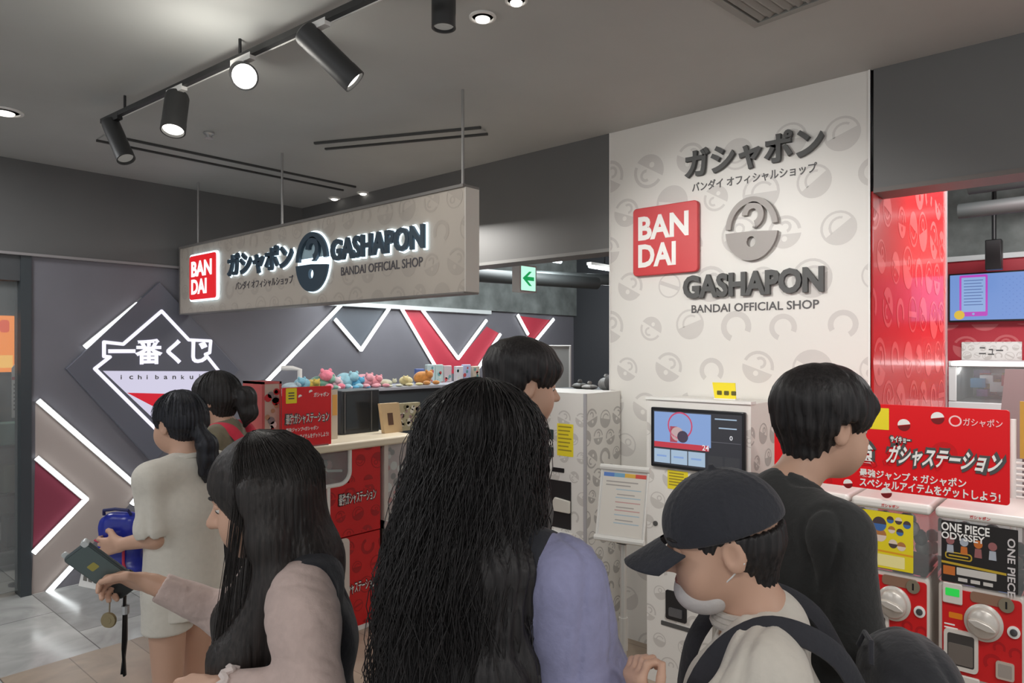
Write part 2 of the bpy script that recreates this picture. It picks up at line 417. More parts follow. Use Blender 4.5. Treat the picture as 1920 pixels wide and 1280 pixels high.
b = MB(); b.cyl((-6.0, 1.2, 0), (-6.0, 1.2, 1.6), .02); b.cyl((-6.0, 1.2, 0), (-6.0, 1.2, .02), .08); b.build('stand', BLACK, t)
q0, q1 = uv(22, 690, 'x', -5.7), uv(43, 782, 'x', -5.7)
t = thing('price_board', 'white house shaped notice card at the edge of the neighbouring shop window', 'card', (-5.7, 1.25, 1.2))
b = MB(frame('x', -5.7)); cx = (q0[0] + q1[0]) / 2
b.prism([(q0[0], q1[1]), (q1[0], q1[1]), (q1[0], q0[1]), (cx, q0[1] + .05), (q0[0], q0[1])], -.006, 0); b.build('board', PALE, t)
b = MB(frame('x', -5.7)); b.poly(rrect(q0[0], q1[0], q0[1] - .08, q0[1] - .06, .002), .001, 0)
for k in range(7): b.poly(rrect(q0[0] + .01, q1[0] - .012 - .01 * (k % 3), q0[1] - .12 - k * .028, q0[1] - .108 - k * .028, .002), .001, 1)
b.build('print', [RED, mat('print_grey', (120, 118, 112), .6)], t)
b = MB(); b.cyl((-5.71, cx, 0), (-5.71, cx, q1[1] + .04), .008); b.cyl((-5.71, cx, 0), (-5.71, cx, .012), .05); b.build('stand', BLACK, t)
t = thing('display_rack', 'dark goods rack low behind the neighbouring shop window', 'rack', (-6.25, 1.35, 0))
b = MB()
for z in (.15, .55, .9): b.box(-6.4, -6.1, .95, 1.75, z, z + .02)
for y in (.95, 1.73): b.box(-6.4, -6.37, y, y + .02, 0, 1.15); b.box(-6.13, -6.1, y, y + .02, 0, 1.15)
b.build('rack_frame', BLACK, t)
for i, (y0, y1, z, h, c) in enumerate(((.95, 1.1, .92, .16, (90, 120, 110)), (1.1, 1.2, .92, .2, (70, 80, 84)), (.98, 1.08, .57, .2, (96, 104, 90)), (1.1, 1.19, .57, .16, (150, 150, 140)), (1.0, 1.15, .17, .22, (60, 66, 70)))):
    o = MB().box(-6.28, -6.12, y0 + .37, y1 + .37, z, z + h).build('goods_box', mat('goods_%d' % i, c, .6), None, bevel=.006)
    tag(o, ['muted green goods box on the top of the dark rack', 'dark grey goods box on the top of the dark rack', 'olive goods box in the middle of the dark rack', 'pale goods box in the middle of the dark rack', 'dark goods box at the bottom of the dark rack'][i], 'box', 'goods on the neighbouring shop rack')

# ------------------------------------------------------------------ LED strips on the left wall
def strip(pts, label, wd=.026, closed=False, name='led_strip', depth=.028):
    t = MB(frame('x', XW)); q = [pw(*p) for p in pts]
    e = MB(frame('x', XW))
    for a, c in zip(q[:-1], q[1:]):
        t.bar(a, c, wd + .012, .0, depth - .012); e.bar(a, c, wd, depth - .012, depth)
    for c in q[1:-1]: e.prism(circle(c[0], c[1], wd / 2, n=16), depth - .012, depth + .0004)
    r = thing(name, label, 'light strip', (XW, q[0][0], q[0][1]), group='light strips on the charcoal wall')
    t.build('channel', SILVER, r); e.build('diffuser', LED, r)
strip([(157, 651), (267, 561)], 'short straight white light strip along the upper left of the diamond board')
strip([(70, 750), (265, 920), (245, 945)], 'large white chevron light strip left of the white shirt girl', .027)
strip([(67, 857), (160, 935), (61, 1036)], 'smaller white chevron light strip framing the maroon triangle', .027)
strip([(88, 1110), (146, 1047)], 'short slanting white light strip ending at the floor', .027)
strip([(455, 760), (640, 569)], 'long slanting white light strip right of the diamond board', .027)
strip([(626, 598), (675, 656), (728, 577)], 'white V light strip around the slate triangle', .027)
strip([(750, 577), (815, 688)], 'white light strip on the left edge of the first rose band', .027)
strip([(787, 577), (857, 672), (910, 600)], 'white V light strip between the two rose bands', .027)
strip([(936, 626), (888, 700)], 'white light strip on the right edge of the second rose band', .027)
strip([(968, 590), (988, 627)], 'short white light strip on the left of the rose triangle', .032)
strip([(1036, 598), (1003, 638)], 'short white light strip on the right of the rose triangle', .032)

# diamond board with the lottery emblem
t = thing('emblem_board', 'dark diamond board with a lit white and red lottery emblem', 'sign', (XW, 2.6, 1.5))
XE = XW + .03
pe = lambda px, py: uv(px, py, 'x', XE + .012)
b = MB(frame('x', XE)); b.prism([pe(*p) for p in ((124, 691), (300, 528), (449, 693), (288, 868))], -.028, .01)
b.build('board', mat('board_slate', (104, 106, 116), .4), t, bevel=.004)
b = MB(frame('x', XE))
out = [(303, 583), (354, 637), (395, 639), (393, 661), (385, 664), (409, 694), (300, 812), (178, 691), (206, 669), (195, 668), (195, 641), (231, 645), (303, 583)]
for a, c in zip(out[:-1], out[1:]): b.bar(pe(*a), pe(*c), .024, .01, .016)
for a in out[:-1]: q = pe(*a); b.prism(circle(q[0], q[1], .012, n=12), .01, .0163)
b.build('outline', emit('emblem_white', (238, 236, 250), 1.15), t)
b = MB(frame('x', XE)); b.prism([pe(*p) for p in ((193, 695), (396, 696), (300, 796))], .01, .013, 0)
b.prism([pe(*p) for p in ((238, 736), (355, 739), (320, 774), (284, 760))], .013, .0145, 1)
b.build('emblem_field', [emit('emblem_lilac', (214, 210, 232), .95), emit('emblem_red', (214, 10, 40), .9)], t)
b = MB(frame('x', XE))
text_px(b, '一番くじ', 'x', XE + .012, 203, 634, 684, 391, .01, .017, bold=.03); b.build('lettering', emit('emblem_white', (238, 236, 250), 1.15), t)
b = MB(frame('x', XE)); vv = [pe(226 + 17.5 * k, 706) for k in range(11)]
for k, ch in enumerate('ichibankuji'):
    c = pe(226 + 16.2 * k, 707); h = {'i': .032, 'h': .032, 'b': .032, 'k': .032, 'j': .038}.get(ch, .026); wd = .008 if ch in 'i' else .026
    if ch == 'j': wd = .014
    put_text(b, ch, c[0], c[0] + wd, c[1] - .015 - (.008 if ch == 'j' else 0), c[1] - .015 + h, .0134, .0136, bold=.02)
b.build('small_lettering', CHAR, t)

# ================================================================== CEILING FIXTURES
def downlight(px, py, r, label, z=CEIL):
    p = P(px, py, 'z', z - .004)
    t = thing('downlight', label, 'ceiling light', (p.x, p.y, z), group='ceiling downlights')
    b = MB(); b.lathe([(r, 0), (r * 1.0, -.006), (r * .82, -.008), (r * .8, .0)], (p.x, p.y, z), (0, 0, 1)); b.build('trim_ring', PALE, t, smooth=True)
    b = MB(); b.lathe([(r * .55, -.009), (r * .5, -.016), (r * .3, -.02)], (p.x, p.y, z), (0, 0, 1)); b.build('lens', emit('downlight_glow', (255, 250, 240), 3), t, smooth=True)
downlight(905, 33, .05, 'small white downlight near the top middle of the ceiling')
downlight(8, 210, .085, 'white downlight at the far left of the ceiling')
downlight(627, 372, .05, 'downlight just above the hanging sign, nearer the corner')
downlight(681, 362, .05, 'downlight just above the hanging sign, second from the corner')
downlight(968, 2, .04, 'tiny ceiling light cut by the top edge of the picture')
o = MB().lathe([(.028, 0), (.03, -.01), (.016, -.02), (.012, -.03), (.022, -.032), (.022, -.035)], (P(392, 248, 'z', CEIL).x, P(392, 248, 'z', CEIL).y, CEIL), (0, 0, 1)).build('sprinkler', SILVER, None, smooth=True)
tag(o, 'small sprinkler head in the ceiling right of the spotlight track', 'sprinkler')
# linear slots
for lab, a, c, wd in (('long twin line slot in the ceiling left of the hanging sign', (190, 256), (655, 352), .16), ('shorter twin line slot in the ceiling above the sign', (600, 272), (908, 243), .12)):
    pa, pc = P(*a, 'z', CEIL), P(*c, 'z', CEIL); d = (pc - pa).normalized(); n = Vector((-d.y, d.x, 0)) * wd / 2
    t = thing('air_slot', lab, 'air slot', (pa.x, pa.y, CEIL), group='slot diffusers')
    b = MB()
    for s in (1, -1):
        p0 = pa + n * s; p1 = pc + n * s; b.tube([p0 + Vector((0, 0, -.004)), p1 + Vector((0, 0, -.004))], .012, 4)
    b.build('slot', mat('slot_black', (62, 62, 61), .6), t)
    b = MB(); m = n * .8
    b.add([pa + m + Vector((0, 0, -.003)), pc + m + Vector((0, 0, -.003)), pc - m + Vector((0, 0, -.003)), pa - m + Vector((0, 0, -.003))], [(0, 1, 2, 3)]); b.build('blank_plate', CEILM, t)
# grille top right
g0, g1, g2 = P(1415, 47, 'z', CEIL), P(1340, 0, 'z', CEIL), P(1600, 0, 'z', CEIL)
t = thing('ceiling_grille', 'slatted air grille in the ceiling at the top right', 'air grille', tuple(g0))
e1 = (g1 - g0).normalized(); e2 = Vector((-e1.y, e1.x, 0));
if e2.dot(g2 - g0) < 0: e2 = -e2
L1, L2 = .62, .62
b = MB()
for a0, a1, c0, c1 in ((0, L1, 0, .03), (0, L1, L2 - .03, L2), (0, .03, .03, L2 - .03), (L1 - .03, L1, .03, L2 - .03)):
    pts = [g0 + e1 * x + e2 * y for x, y in ((a0, c0), (a1, c0), (a1, c1), (a0, c1))]
    b.add([p + Vector((0, 0, -.012)) for p in pts] + pts, [(0, 1, 2, 3), (4, 7, 6, 5), (0, 4, 5, 1), (1, 5, 6, 2), (2, 6, 7, 3), (3, 7, 4, 0)])
b.build('frame', mat('grille_grey', (140, 139, 134), .5), t)
b = MB()
for k in range(16):
    y = .04 + k * (L2 - .08) / 15
    p0, p1 = g0 + e1 * .03 + e2 * y, g0 + e1 * (L1 - .03) + e2 * y
    b.add([p0 + Vector((0, 0, -.01)), p1 + Vector((0, 0, -.01)), p1 + e2 * .02 + Vector((0, 0, -.002)), p0 + e2 * .02 + Vector((0, 0, -.002))], [(0, 1, 2, 3)])
b.build('slats', mat('grille_grey', (140, 139, 134), .5), t)
# spotlight track
TZ = 2.78
ta, tb = P(192, 228, 'z', TZ), P(690, -2, 'z', TZ); td = (tb - ta).normalized(); tb2 = tb + td * .5
t = thing('light_track', 'dark ceiling track carrying the row of spotlights', 'light track', (ta.x, ta.y, TZ))
MB().tube([ta, tb2], .016, 4).build('rail', mat('rail_black', (40, 40, 40), .5), t)
sidew = Vector((-td.y, td.x, 0))
MB().tube([ta + Vector((0, 0, -.012)) + sidew * .013, tb2 + Vector((0, 0, -.012)) + sidew * .013], .003, 4).build('conductor_line', PALE, t)
b = MB()
for k in (.1, .5, .9):
    p = ta.lerp(tb2, k); b.cyl((p.x, p.y, TZ), (p.x, p.y, CEIL), .006)
b.build('hanger', BLACK, t)
def spot(ax, ay, tip, r, ln, label, lit=1.0, white=True, glow='spot_glow', strength=6):
    a = P(ax, ay, 'z', TZ - .02); k = (a - ta).dot(td); a = ta + td * k + Vector((0, 0, -.02))
    t = thing('track_spotlight', label, 'spotlight', tuple(a), group='spotlights on the track')
    b = MB(); q = a + Vector((0, 0, .006))
    b.tube([q - td * .07, q + td * .07], .018, 4); b.build('adapter', PALE if white else BLACK, t)
    j = a + Vector((0, 0, -.05)); d = (Vector(tip) - j).normalized()
    b = MB(); b.cyl(a, j, .009); b.build('stem', BLACK, t)
    s0 = j - d * ln * .25; s1 = s0 + d * ln
    b = MB(); b.lathe([(r * .6, 0), (r * .92, .008), (r, .02), (r, ln * .8), (r * 1.03, ln * .82), (r * 1.03, ln), (r * .9, ln), (r * .88, ln - .012)], s0, d); h_ = b.build('housing', mat('spot_black', (52, 52, 52), .5), t, smooth=True)
    b = MB(); b.lathe([(r * .86, 0), (r * .6, .004), (.001, .006)], s0 + d * (ln - .012), d); b.build('lens', emit(glow, (255, 250, 240), strength), h_, smooth=True)
def tipat(px, py, dep): return AT(px, py, dep)
spot(222, 228, tipat(245, 318, 3.4), .042, .24, 'leftmost dark spotlight pointing straight down from the end of the track', white=False, glow='spot_off', strength=.15)
spot(350, 178, tipat(322, 262, 3.0), .05, .2, 'spotlight with a white adapter tilting down to the left, second from the track end', strength=4)
spot(472, 122, tipat(488, 178, 1.9), .05, .18, 'glaring spotlight in the middle of the track facing the viewer', glow='spot_glare', strength=40)
spot(600, 58, tipat(672, 160, 2.5), .045, .25, 'dark spotlight tilting down to the right near the top of the picture', strength=5)
a = P(832, -18, 'z', CEIL)
t = thing('surface_spotlight', 'dark cylinder spotlight hanging from the ceiling at the top middle', 'spotlight', tuple(a))
MB().lathe([(.035, 0), (.035, -.004), (.02, -.03), (.042, -.031), (.042, -.13), (.036, -.13), (.034, -.12)], a, (0, 0, 1)).build('housing', mat('spot_black', (52, 52, 52), .5), t, smooth=True)
MB().lathe([(.034, 0), (.001, -.002)], a + Vector((0, 0, -.121)), (0, 0, 1)).build('lens', emit('spot_off', (255, 250, 240), .15), t)
for c in [o for o in bpy.data.objects if o.name.startswith('track_spotlight')][2:3]:
    light('track_glare', 'SPOT', tuple(Vector(c.location) + Vector((.02, -.12, -.16))), (-.6, -.2, 1.2), 18, (1, .97, .9), .05, spot=100, blend=.8); light('track_spill', 'POINT', tuple(Vector(c.location) + Vector((.05, -.17, -.2))), (0, 0, 0), 5, (1, .97, .9), .05)

# ================================================================== HANGING SIGN
def capsule_logo(mb, cx, cy, rx, ry, w0, w1, ci=None, gap=.035):
    def add(polys):
        for q in polys: mb.prism([(cx + rx * p[0], cy + ry * p[1]) for p in q], w0, w1, ci)
    n = 24
    def band(r0, r1, a0, a1, k=n, ox=0, oy=0):
        o = [(ox + r1 * math.cos(math.radians(a0 + (a1 - a0) * i / k)), oy + r1 * math.sin(math.radians(a0 + (a1 - a0) * i / k))) for i in range(k + 1)]
        return o + [(ox + r0 * math.cos(math.radians(a1 - (a1 - a0) * i / k)), oy + r0 * math.sin(math.radians(a1 - (a1 - a0) * i / k))) for i in range(k + 1)]
    add([band(.8, 1, 6, 178)])
    hook = band(.2, .42, -75, 178, 18, .06, .42); add([hook])
    add([[(.06, .01), (.22, .01), (.22, .06), (.06, .06)]])
    # lower half disc with a round hole
    R = [(math.cos(math.radians(a)), math.sin(math.radians(a)) - .02) for a in range(184, 358, 6)]
    Lh = [p for p in R if p[0] <= 0] + [(0, -1.02)]; Rh = [(0, -1.02)] + [p for p in R if p[0] > 0]
    hl = [(.17 * math.cos(math.radians(a)), -.42 + .17 * math.sin(math.radians(a))) for a in range(270, 89, -20)]
    hr = [(.17 * math.cos(math.radians(a)), -.42 + .17 * math.sin(math.radians(a))) for a in range(90, -91, -20)]
    add([Lh + hl + [(0, -.09)], Rh + [(0, -.09)] + hr])
def brand_square(name_parent, axis, val, L, T, B_, R_, w0, w1, lets, faces, side=None, border=None, lw=.002):
    u0, v1 = uv(L, T, axis, val); _, v0 = uv(L, B_, axis, val); u1, _ = uv(R_, T, axis, val)
    if border:
        b = MB(frame(axis, val)); b.prism(rrect(u0 - .012, u1 + .012, v0 - .012, v1 + .012, .03), w0, w1 - .008); b.build('halo_plate', border, name_parent)
    b = MB(frame(axis, val)); b.prism(rrect(u0, u1, v0, v1, .022), w0, w1, 0); b.build('red_block', faces, name_parent, bevel=.004)
    W = u1 - u0; H = v1 - v0
    b = MB(frame(axis, val))
    put_text(b, 'BAN', u0 + .09 * W, u1 - .13 * W, v0 + .52 * H, v0 + .87 * H, w1, w1 + lw, bold=.035)
    put_text(b, 'DAI', u0 + .09 * W, u1 - .32 * W, v0 + .12 * H, v0 + .46 * H, w1, w1 + lw, bold=.035)
    b.build('block_lettering', lets, name_parent)
u0, v1 = uv(338, 467, 'y', YS); _, v0 = uv(338, 588, 'y', YS); u1, _ = uv(871, 352, 'y', YS)
t = thing('hanging_sign', 'long beige hanging sign with backlit lettering over the shop entrance', 'sign', ((u0 + u1) / 2, YS, v0))
b = MB(frame('y', YS)); b.prism([(u0, v0), (u1, v0), (u1, v1), (u0, v1)], -.09, 0, 0)
pattern(b, u0, u1, v0, v1, .17, .062, .0008, 1, 0, 5)
b.build('sign_box', [mat('sign_beige', (190, 180, 168), .5), mat('sign_print', (180, 170, 159), .5)], t)
b = MB(frame('y', YS)); b.prism([(u0, v1), (u1, v1), (u1, v1 + .014), (u0, v1 + .014)], -.1, .012); b.prism([(u0, v0 - .008), (u1, v0 - .008), (u1, v0), (u0, v0)], -.095, .006)
b.prism([(u0 - .006, v0), (u0, v0), (u0, v1), (u0 - .006, v1)], -.095, .006); b.build('edge_rail', mat('sign_rail', (120, 116, 112), .45), t)
b = MB(frame('y', YS)); b.prism([(u1, v0), (u1 + .008, v0), (u1 + .008, v1), (u1, v1)], -.09, .0); b.build('end_cap', mat('sign_end', (206, 200, 192), .5), t)
for px in (360, 533, 855):
    x = uv(px, 300, 'y', YS)[0] if px != 533 else uv(533, 300, 'y', YS + .06)[0]
    y = YS + .045
    b = MB(); b.cyl((x, y, v1 + .01), (x, y, CEIL), .007); b.cyl((x, y, v1 + .01), (x, y, v1 + .03), .014); b.build('hanger_rod', mat('rod_grey', (150, 148, 146), .4, .4), t)
HALO = emit('halo_white', (215, 240, 255), 2.2); TEAL = mat('letter_teal', (52, 70, 84), .5)
brand_square(t, 'y', YS, 362, 482, 563, 411, .004, .028, emit('sign_letter_white', (255, 250, 248), 1.3), emit('sign_red', (226, 18, 30), .95), border=HALO)
for s, a in (('ガシャポン', (433, 477, 521, 555)), ('GASHAPON', (627, 451, 491, 802))):
    b = MB(frame('y', YS)); text_px(b, s, 'y', YS, *a, .004, .012, bold=.05, grow=.008); b.build('halo', HALO, t)
    b = MB(frame('y', YS)); text_px(b, s, 'y', YS, *a, .012, .03, bold=.035); b.build('lettering', TEAL, t)
c = uv(591, 491, 'y', YS); e = uv(621, 491, 'y', YS); tt = uv(591, 436, 'y', YS)
rx = e[0] - c[0]; ry = tt[1] - c[1]
b = MB(frame('y', YS)); b.prism(circle(c[0], c[1], rx + .01, n=40, ry=ry + .01), .004, .009); b.build('halo', HALO, t)
b = MB(frame('y', YS)); b.prism(circle(c[0], c[1], rx * .8, 10, 170, 24, ry=ry * .8), .009, .0105); b.build('logo_ground', mat('logo_ground', (170, 196, 206), .5), t)
b = MB(frame('y', YS)); capsule_logo(b, c[0], c[1], rx, ry, .0105, .03); b.build('capsule_logo', TEAL, t)
b = MB(frame('y', YS)); text_px(b, 'バンダイ オフィシャルショップ', 'y', YS, 442, 529, 544, 550, .001, .003, bold=.01); b.build('small_lettering', mat('small_letter', (84, 80, 84), .5), t)
b = MB(frame('y', YS)); text_px(b, 'BANDAI OFFICIAL SHOP', 'y', YS, 640, 501, 517, 793, .001, .003, bold=.008); b.build('small_lettering', mat('small_letter', (84, 80, 84), .5), t)

# ================================================================== BIG PANEL
u0 = uv(1143, 250, 'y', YP)[0]; u1 = uv(1632, 130, 'y', YP)[0]
t = thing('shop_panel', 'tall white panel wall with raised shop lettering and grey capsule print', 'panel', ((u0 + u1) / 2, YP, 0))
b = MB(frame('y', YP)); b.prism([(u0, 0), (u1, 0), (u1, CEIL), (u0, CEIL)], -.01, 0, 0)
pattern(b, u0, u1, .0, CEIL, .25, .088, .0008, 1, 0, 11)
b.build('panel_face', [WHITE, GREYPRINT], t)
b = MB(frame('y', YP)); b.prism([(u1 - .008, 0), (u1, 0), (u1, CEIL), (u1 - .008, CEIL)], -.01, .006); b.prism([(u0, 0), (u0 + .006, 0), (u0 + .006, CEIL), (u0, CEIL)], -.01, .004); b.build('edge_trim', PALE, t)
brand_square(t, 'y', YP, 1192, 394, 519, 1313, .002, .03, PWHITE, mat('block_red', (204, 62, 66), .4))
for s, a, h, bo in (('ガシャポン', (1287, 284, 339, 1547), .022, .035), ('GASHAPON', (1284, 518, 561, 1547), .022, .04)):
    b = MB(frame('y', YP)); text_px(b, s, 'y', YP, *a, .002, .002 + h, bold=bo); b.build('lettering', CHAR, t)
b = MB(frame('y', YP)); text_px(b, 'バンダイ オフィシャルショップ', 'y', YP, 1298, 343, 361, 1532, .001, .003, bold=.015); b.build('small_lettering', mat('panel_small_letter', (84, 82, 82), .5), t)
b = MB(frame('y', YP)); text_px(b, 'BANDAI OFFICIAL SHOP', 'y', YP, 1297, 572, 587, 1536, .001, .003, bold=.012); b.build('small_lettering', mat('panel_small_letter', (84, 82, 82), .5), t)
c = uv(1412, 429, 'y', YP); e = uv(1462, 429, 'y', YP); tt = uv(1412, 370, 'y', YP)
b = MB(frame('y', YP)); capsule_logo(b, c[0], c[1], (e[0] - c[0]) * 1.0, tt[1] - c[1], .006, .027); b.build('capsule_logo', mat('logo_silver', (150, 143, 138), .45), t)

# ================================================================== RED RETURN WALL AND ROOM BEHIND
XR = uv(1637, 500, 'y', YP)[0]
b = MB(frame('x', XR)); Y1 = P(1772, 500, 'x', XR).y
b.prism([(YP + .16, 0), (Y1, 0), (Y1, 3.2), (YP + .16, 3.2)], -.06, 0, 0); b.prism([(YP + .013, 0), (YP + .16, 0), (YP + .16, 2.32), (YP + .013, 2.32)], -.06, 0, 0)
pattern(b, YP, Y1, .9, 2.5, .26, .105, .0008, 1, 0, 4)
struct(b, 'wall_right', [mat('gloss_red', (206, 34, 38), .22, coat=.3), mat('gloss_red_print', (226, 84, 84), .25, coat=.3)])
b = MB(); b.box(XR - .07, XR + .008, Y1, Y1 + .03, 0, 3.2); struct(b, 'trim_6', SILVER)
YB = 6.6
b = MB(frame('y', YB)); b.prism([(XR - .9, 0), (3, 0), (3, 2.33), (XR - .9, 2.33)], -.06, 0, 0)
pattern(b, XR - .9, 1.2, 1.2, 1.82, .26, .1, .001, 1, 0, 9)
struct(b, 'wall_back_red', [mat('back_red', (178, 44, 58), .4), mat('back_red_print', (196, 96, 100), .4)])
b = MB(); b.box(XR - .9, 3, YB - .03, YB, 2.33, 2.37); struct(b, 'trim_7', mat('trim_white', (215, 220, 220), .5))
b = MB(); b.box(XR - .9, 3, YB, YB + .1, 2.36, 3.2); struct(b, 'wall_back_upper', CONC)
# tv
yt = YB - .09
q0 = uv(1778, 514, 'y', yt); q1 = uv(1780, 604, 'y', yt); X1 = q0[0] + .72
t = thing('tv', 'wall screen with a blue picture of a pink outlined phone', 'television', (q0[0] + .36, YB, q1[1]))
b = MB(frame('y', yt)); b.prism(rrect(q0[0], X1, q1[1], q0[1], .008), -.05, 0); b.build('frame', BLACK, t, bevel=.004)
b = MB(frame('y', yt)); b.poly(rrect(q0[0] + .012, X1 - .012, q1[1] + .014, q0[1] - .012, .004), .001, 0)
for i in range(16):
    for j in range(7): b.poly(circle(q0[0] + .36 + i * .022, q1[1] + .05 + j * .045 + (i % 2) * .02, .004, n=8), .0014, 1)
b.build('display', [emit('tv_blue', (120, 156, 222), .85), emit('tv_blue_dot', (104, 140, 212), .85)], t)
b = MB(frame('y', yt)); a = uv(1799, 517, 'y', yt); c = uv(1852, 592, 'y', yt)
b.poly(rrect(a[0], c[0], c[1], a[1], .012), .002, 0); b.poly(rrect(a[0] + .014, c[0] - .014, c[1] + .035, a[1] - .018, .004), .003, 1)
for k in range(9): b.poly(rrect(a[0] + .03, c[0] - .03 - .01 * (k % 2), a[1] - .045 - k * .024, a[1] - .04 - k * .024, .001), .004, 2)
b.poly(circle((a[0] + c[0]) / 2, c[1] + .018, .009, n=12), .004, 1); b.poly(circle(a[0] + .0, c[1] + .012, .036, n=20), .005, 3)
b.build('phone_picture', [emit('tv_pink', (196, 70, 196), .85), emit('tv_pale', (150, 182, 232), .85), emit('tv_line', (70, 100, 170), .7), emit('tv_yellow', (226, 190, 60), .9)], t)
MB().box(q0[0] + .2, q0[0] + .5, yt + .05, YB, q1[1] + .1, q1[1] + .3).build('bracket', BLACK, t)
ys = YB - .02
q0 = uv(1803, 641, 'y', ys); q1 = uv(1803, 681, 'y', ys); q2 = uv(1916, 640, 'y', ys)
t = thing('notice_board', 'white notice board with black katakana under the blue screen', 'sign', (q0[0], YB, q1[1]))
b = MB(frame('y', ys)); b.prism(rrect(q0[0], q2[0], q1[1], q0[1], .006), -.018, 0, 0); pattern(b, q0[0], q2[0], q1[1], q0[1], .07, .03, .0006, 1, 0, 3); b.build('board', [PALE, GREYPRINT], t)
b = MB(frame('y', ys)); W = q2[0] - q0[0]; put_text(b, 'ニュー', q0[0] + .3 * W, q0[0] + .7 * W, q1[1] + .07, q1[1] + .13, .001, .003, bold=.01); b.build('lettering', CHAR, t)
# prize machine
yc = 5.75
q0 = uv(1778, 687, 'y', yc); X0 = q0[0]; X1 = X0 + .95
t = thing('prize_machine', 'white framed prize cabinet with colourful goods behind glass under the notice board', 'arcade cabinet', ((X0 + X1) / 2, yc + .4, 0))
zt = q0[1]; zb = uv(1782, 752, 'y', yc)[1]
b = MB(); b.box(X0, X1, yc, yc + .75, 0, zb); b.box(X0, X1, yc, yc + .75, zt, zt + .04); b.box(X0, X0 + .05, yc, yc + .75, zb, zt); b.box(X1 - .05, X1, yc, yc + .75, zb, zt); b.box(X0 + .05, X1 - .05, yc + .72, yc + .75, zb, zt)
b.build('cabinet', mat('prize_white', (206, 206, 206), .4), t, bevel=.006)
MB().box(X0 + .05, X1 - .05, yc + .005, yc + .012, zb, zt).build('glass', GLASS, t)
MB().box(X0 + .02, X1 - .02, yc - .012, yc, zt + .008, zt + .03).build('light_bar', emit('soft_led', (255, 250, 250), 2.5), t)
b = MB(); rnd = random.Random(3)
for k in range(70):
    x = X0 + .12 + rnd.random() * (X1 - X0 - .24); z = zb + .03 + rnd.random() * (zt - zb - .1); s = rnd.uniform(.03, .055)
    b.box(x - s, x + s, yc + .3 + .3 * rnd.random(), yc + .68, z - s * .7, z + s * .8, k % 5)
o = b.build('prize_boxes', [mat('pz%d' % i, c, .5) for i, c in enumerate(((226, 200, 90), (130, 80, 150), (220, 220, 224), (206, 50, 54), (60, 130, 180)))], t); o['kind'] = 'stuff'
q0 = uv(1866, 690, 'y', 5.2)
t = thing('brochure_stand', 'tilted grey brochure holder right of the prize cabinet glass', 'stand', (q0[0] + .15, 5.2, 0))
MB().add([(q0[0] + .05, 5.2, 1.5), (q0[0] + .33, 5.2, 1.5), (q0[0] + .3, 5.24, .95), (q0[0], 5.24, .95), (q0[0] + .05, 5.23, 1.5), (q0[0] + .33, 5.23, 1.5), (q0[0] + .3, 5.27, .95), (q0[0], 5.27, .95)], [(0, 3, 2, 1), (4, 5, 6, 7), (0, 1, 5, 4), (1, 2, 6, 5), (2, 3, 7, 6), (3, 0, 4, 7)]).build('holder', mat('holder_grey', (150, 142, 142), .4), t)
MB().cyl((q0[0] + .15, 5.26, 0), (q0[0] + .15, 5.26, 1.0), .02).cyl((q0[0] + .15, 5.26, 0), (q0[0] + .15, 5.26, .015), .15).build('pole', SILVER, t)
a = AT(1818, 338, 4.9)
t = thing('ceiling_spotlight', 'small white spotlight under the dark shop ceiling above the blue screen', 'spotlight', tuple(a))
b = MB(); b.lathe([(.02, .05), (.045, 0), (.04, -.004), (.03, 0)], a, (0, 0, 1)); b.cyl(tuple(a), (a.x, a.y, 3.2), .008); b.build('shade', PALE, t, smooth=True)
a = P(1870, 480, 'y', 6.2)
t = thing('ceiling_speaker', 'dark box fixture on the white rail above the blue screen', 'fixture', (a.x, 6.2, a.z))
b = MB(); b.box(a.x - .07, a.x + .03, 6.15, 6.25, a.z - .1, a.z + .12); b.cyl((a.x - .02, 6.2, a.z + .12), (a.x - .02, 6.2, 3.2), .015); b.build('housing', BLACK, t, bevel=.006)
for k, z in enumerate((2.55, 2.8, 3.0)):
    o = MB().tube([(XR + .0, 5.5 + k * .4, z), (3, 5.3 + k * .4, z)], .05 + .02 * k, 12).build('duct_pipe', mat('duct_grey', (70, 74, 74), .5), None, smooth=True); tag(o, ['lowest grey ceiling pipe above the blue screen', 'middle grey ceiling pipe above the blue screen', 'highest grey ceiling pipe above the blue screen'][k], 'pipe', 'ceiling pipes')

# exit sign, tubes
p0 = AT(977, 520, 5.3); XX = p0.x
q0 = uv(977, 498, 'x', XX); q1 = uv(1004, 546, 'x', XX)
t = thing('exit_sign', 'small green and white exit arrow sign hanging in the shop', 'sign', (XX, q0[0], q1[1]))
b = MB(frame('x', XX)); b.prism(rrect(q0[0] - .012, q1[0] + .012, q1[1] - .012, q0[1] + .012, .006), -.08, 0); b.build('box', PALE, t)
b = MB(frame('x', XX)); b.poly(rrect(q0[0], q1[0], q1[1], q0[1], .003), .001); b.build('lit_face', emit('exit_white', (196, 255, 232), 1.0), t)
b = MB(frame('x', XX)); W = q1[0] - q0[0]; H = q0[1] - q1[1]; cy = (q0[1] + q1[1]) / 2; lx = q0[0]
b.prism([(lx + .1 * W, cy), (lx + .55 * W, cy + .3 * H), (lx + .72 * W, cy + .3 * H), (lx + .42 * W, cy + .08 * H), (lx + .88 * W, cy + .08 * H), (lx + .88 * W, cy - .08 * H), (lx + .42 * W, cy - .08 * H), (lx + .72 * W, cy - .3 * H), (lx + .55 * W, cy - .3 * H)], .001, .003)
b.build('arrow', emit('exit_green', (20, 170, 90), .8), t)
MB().cyl((XX - .04, (q0[0] + q1[0]) / 2, q0[1]), (XX - .04, (q0[0] + q1[0]) / 2, 3.2), .01).build('hanger_rod', BLACK, t)
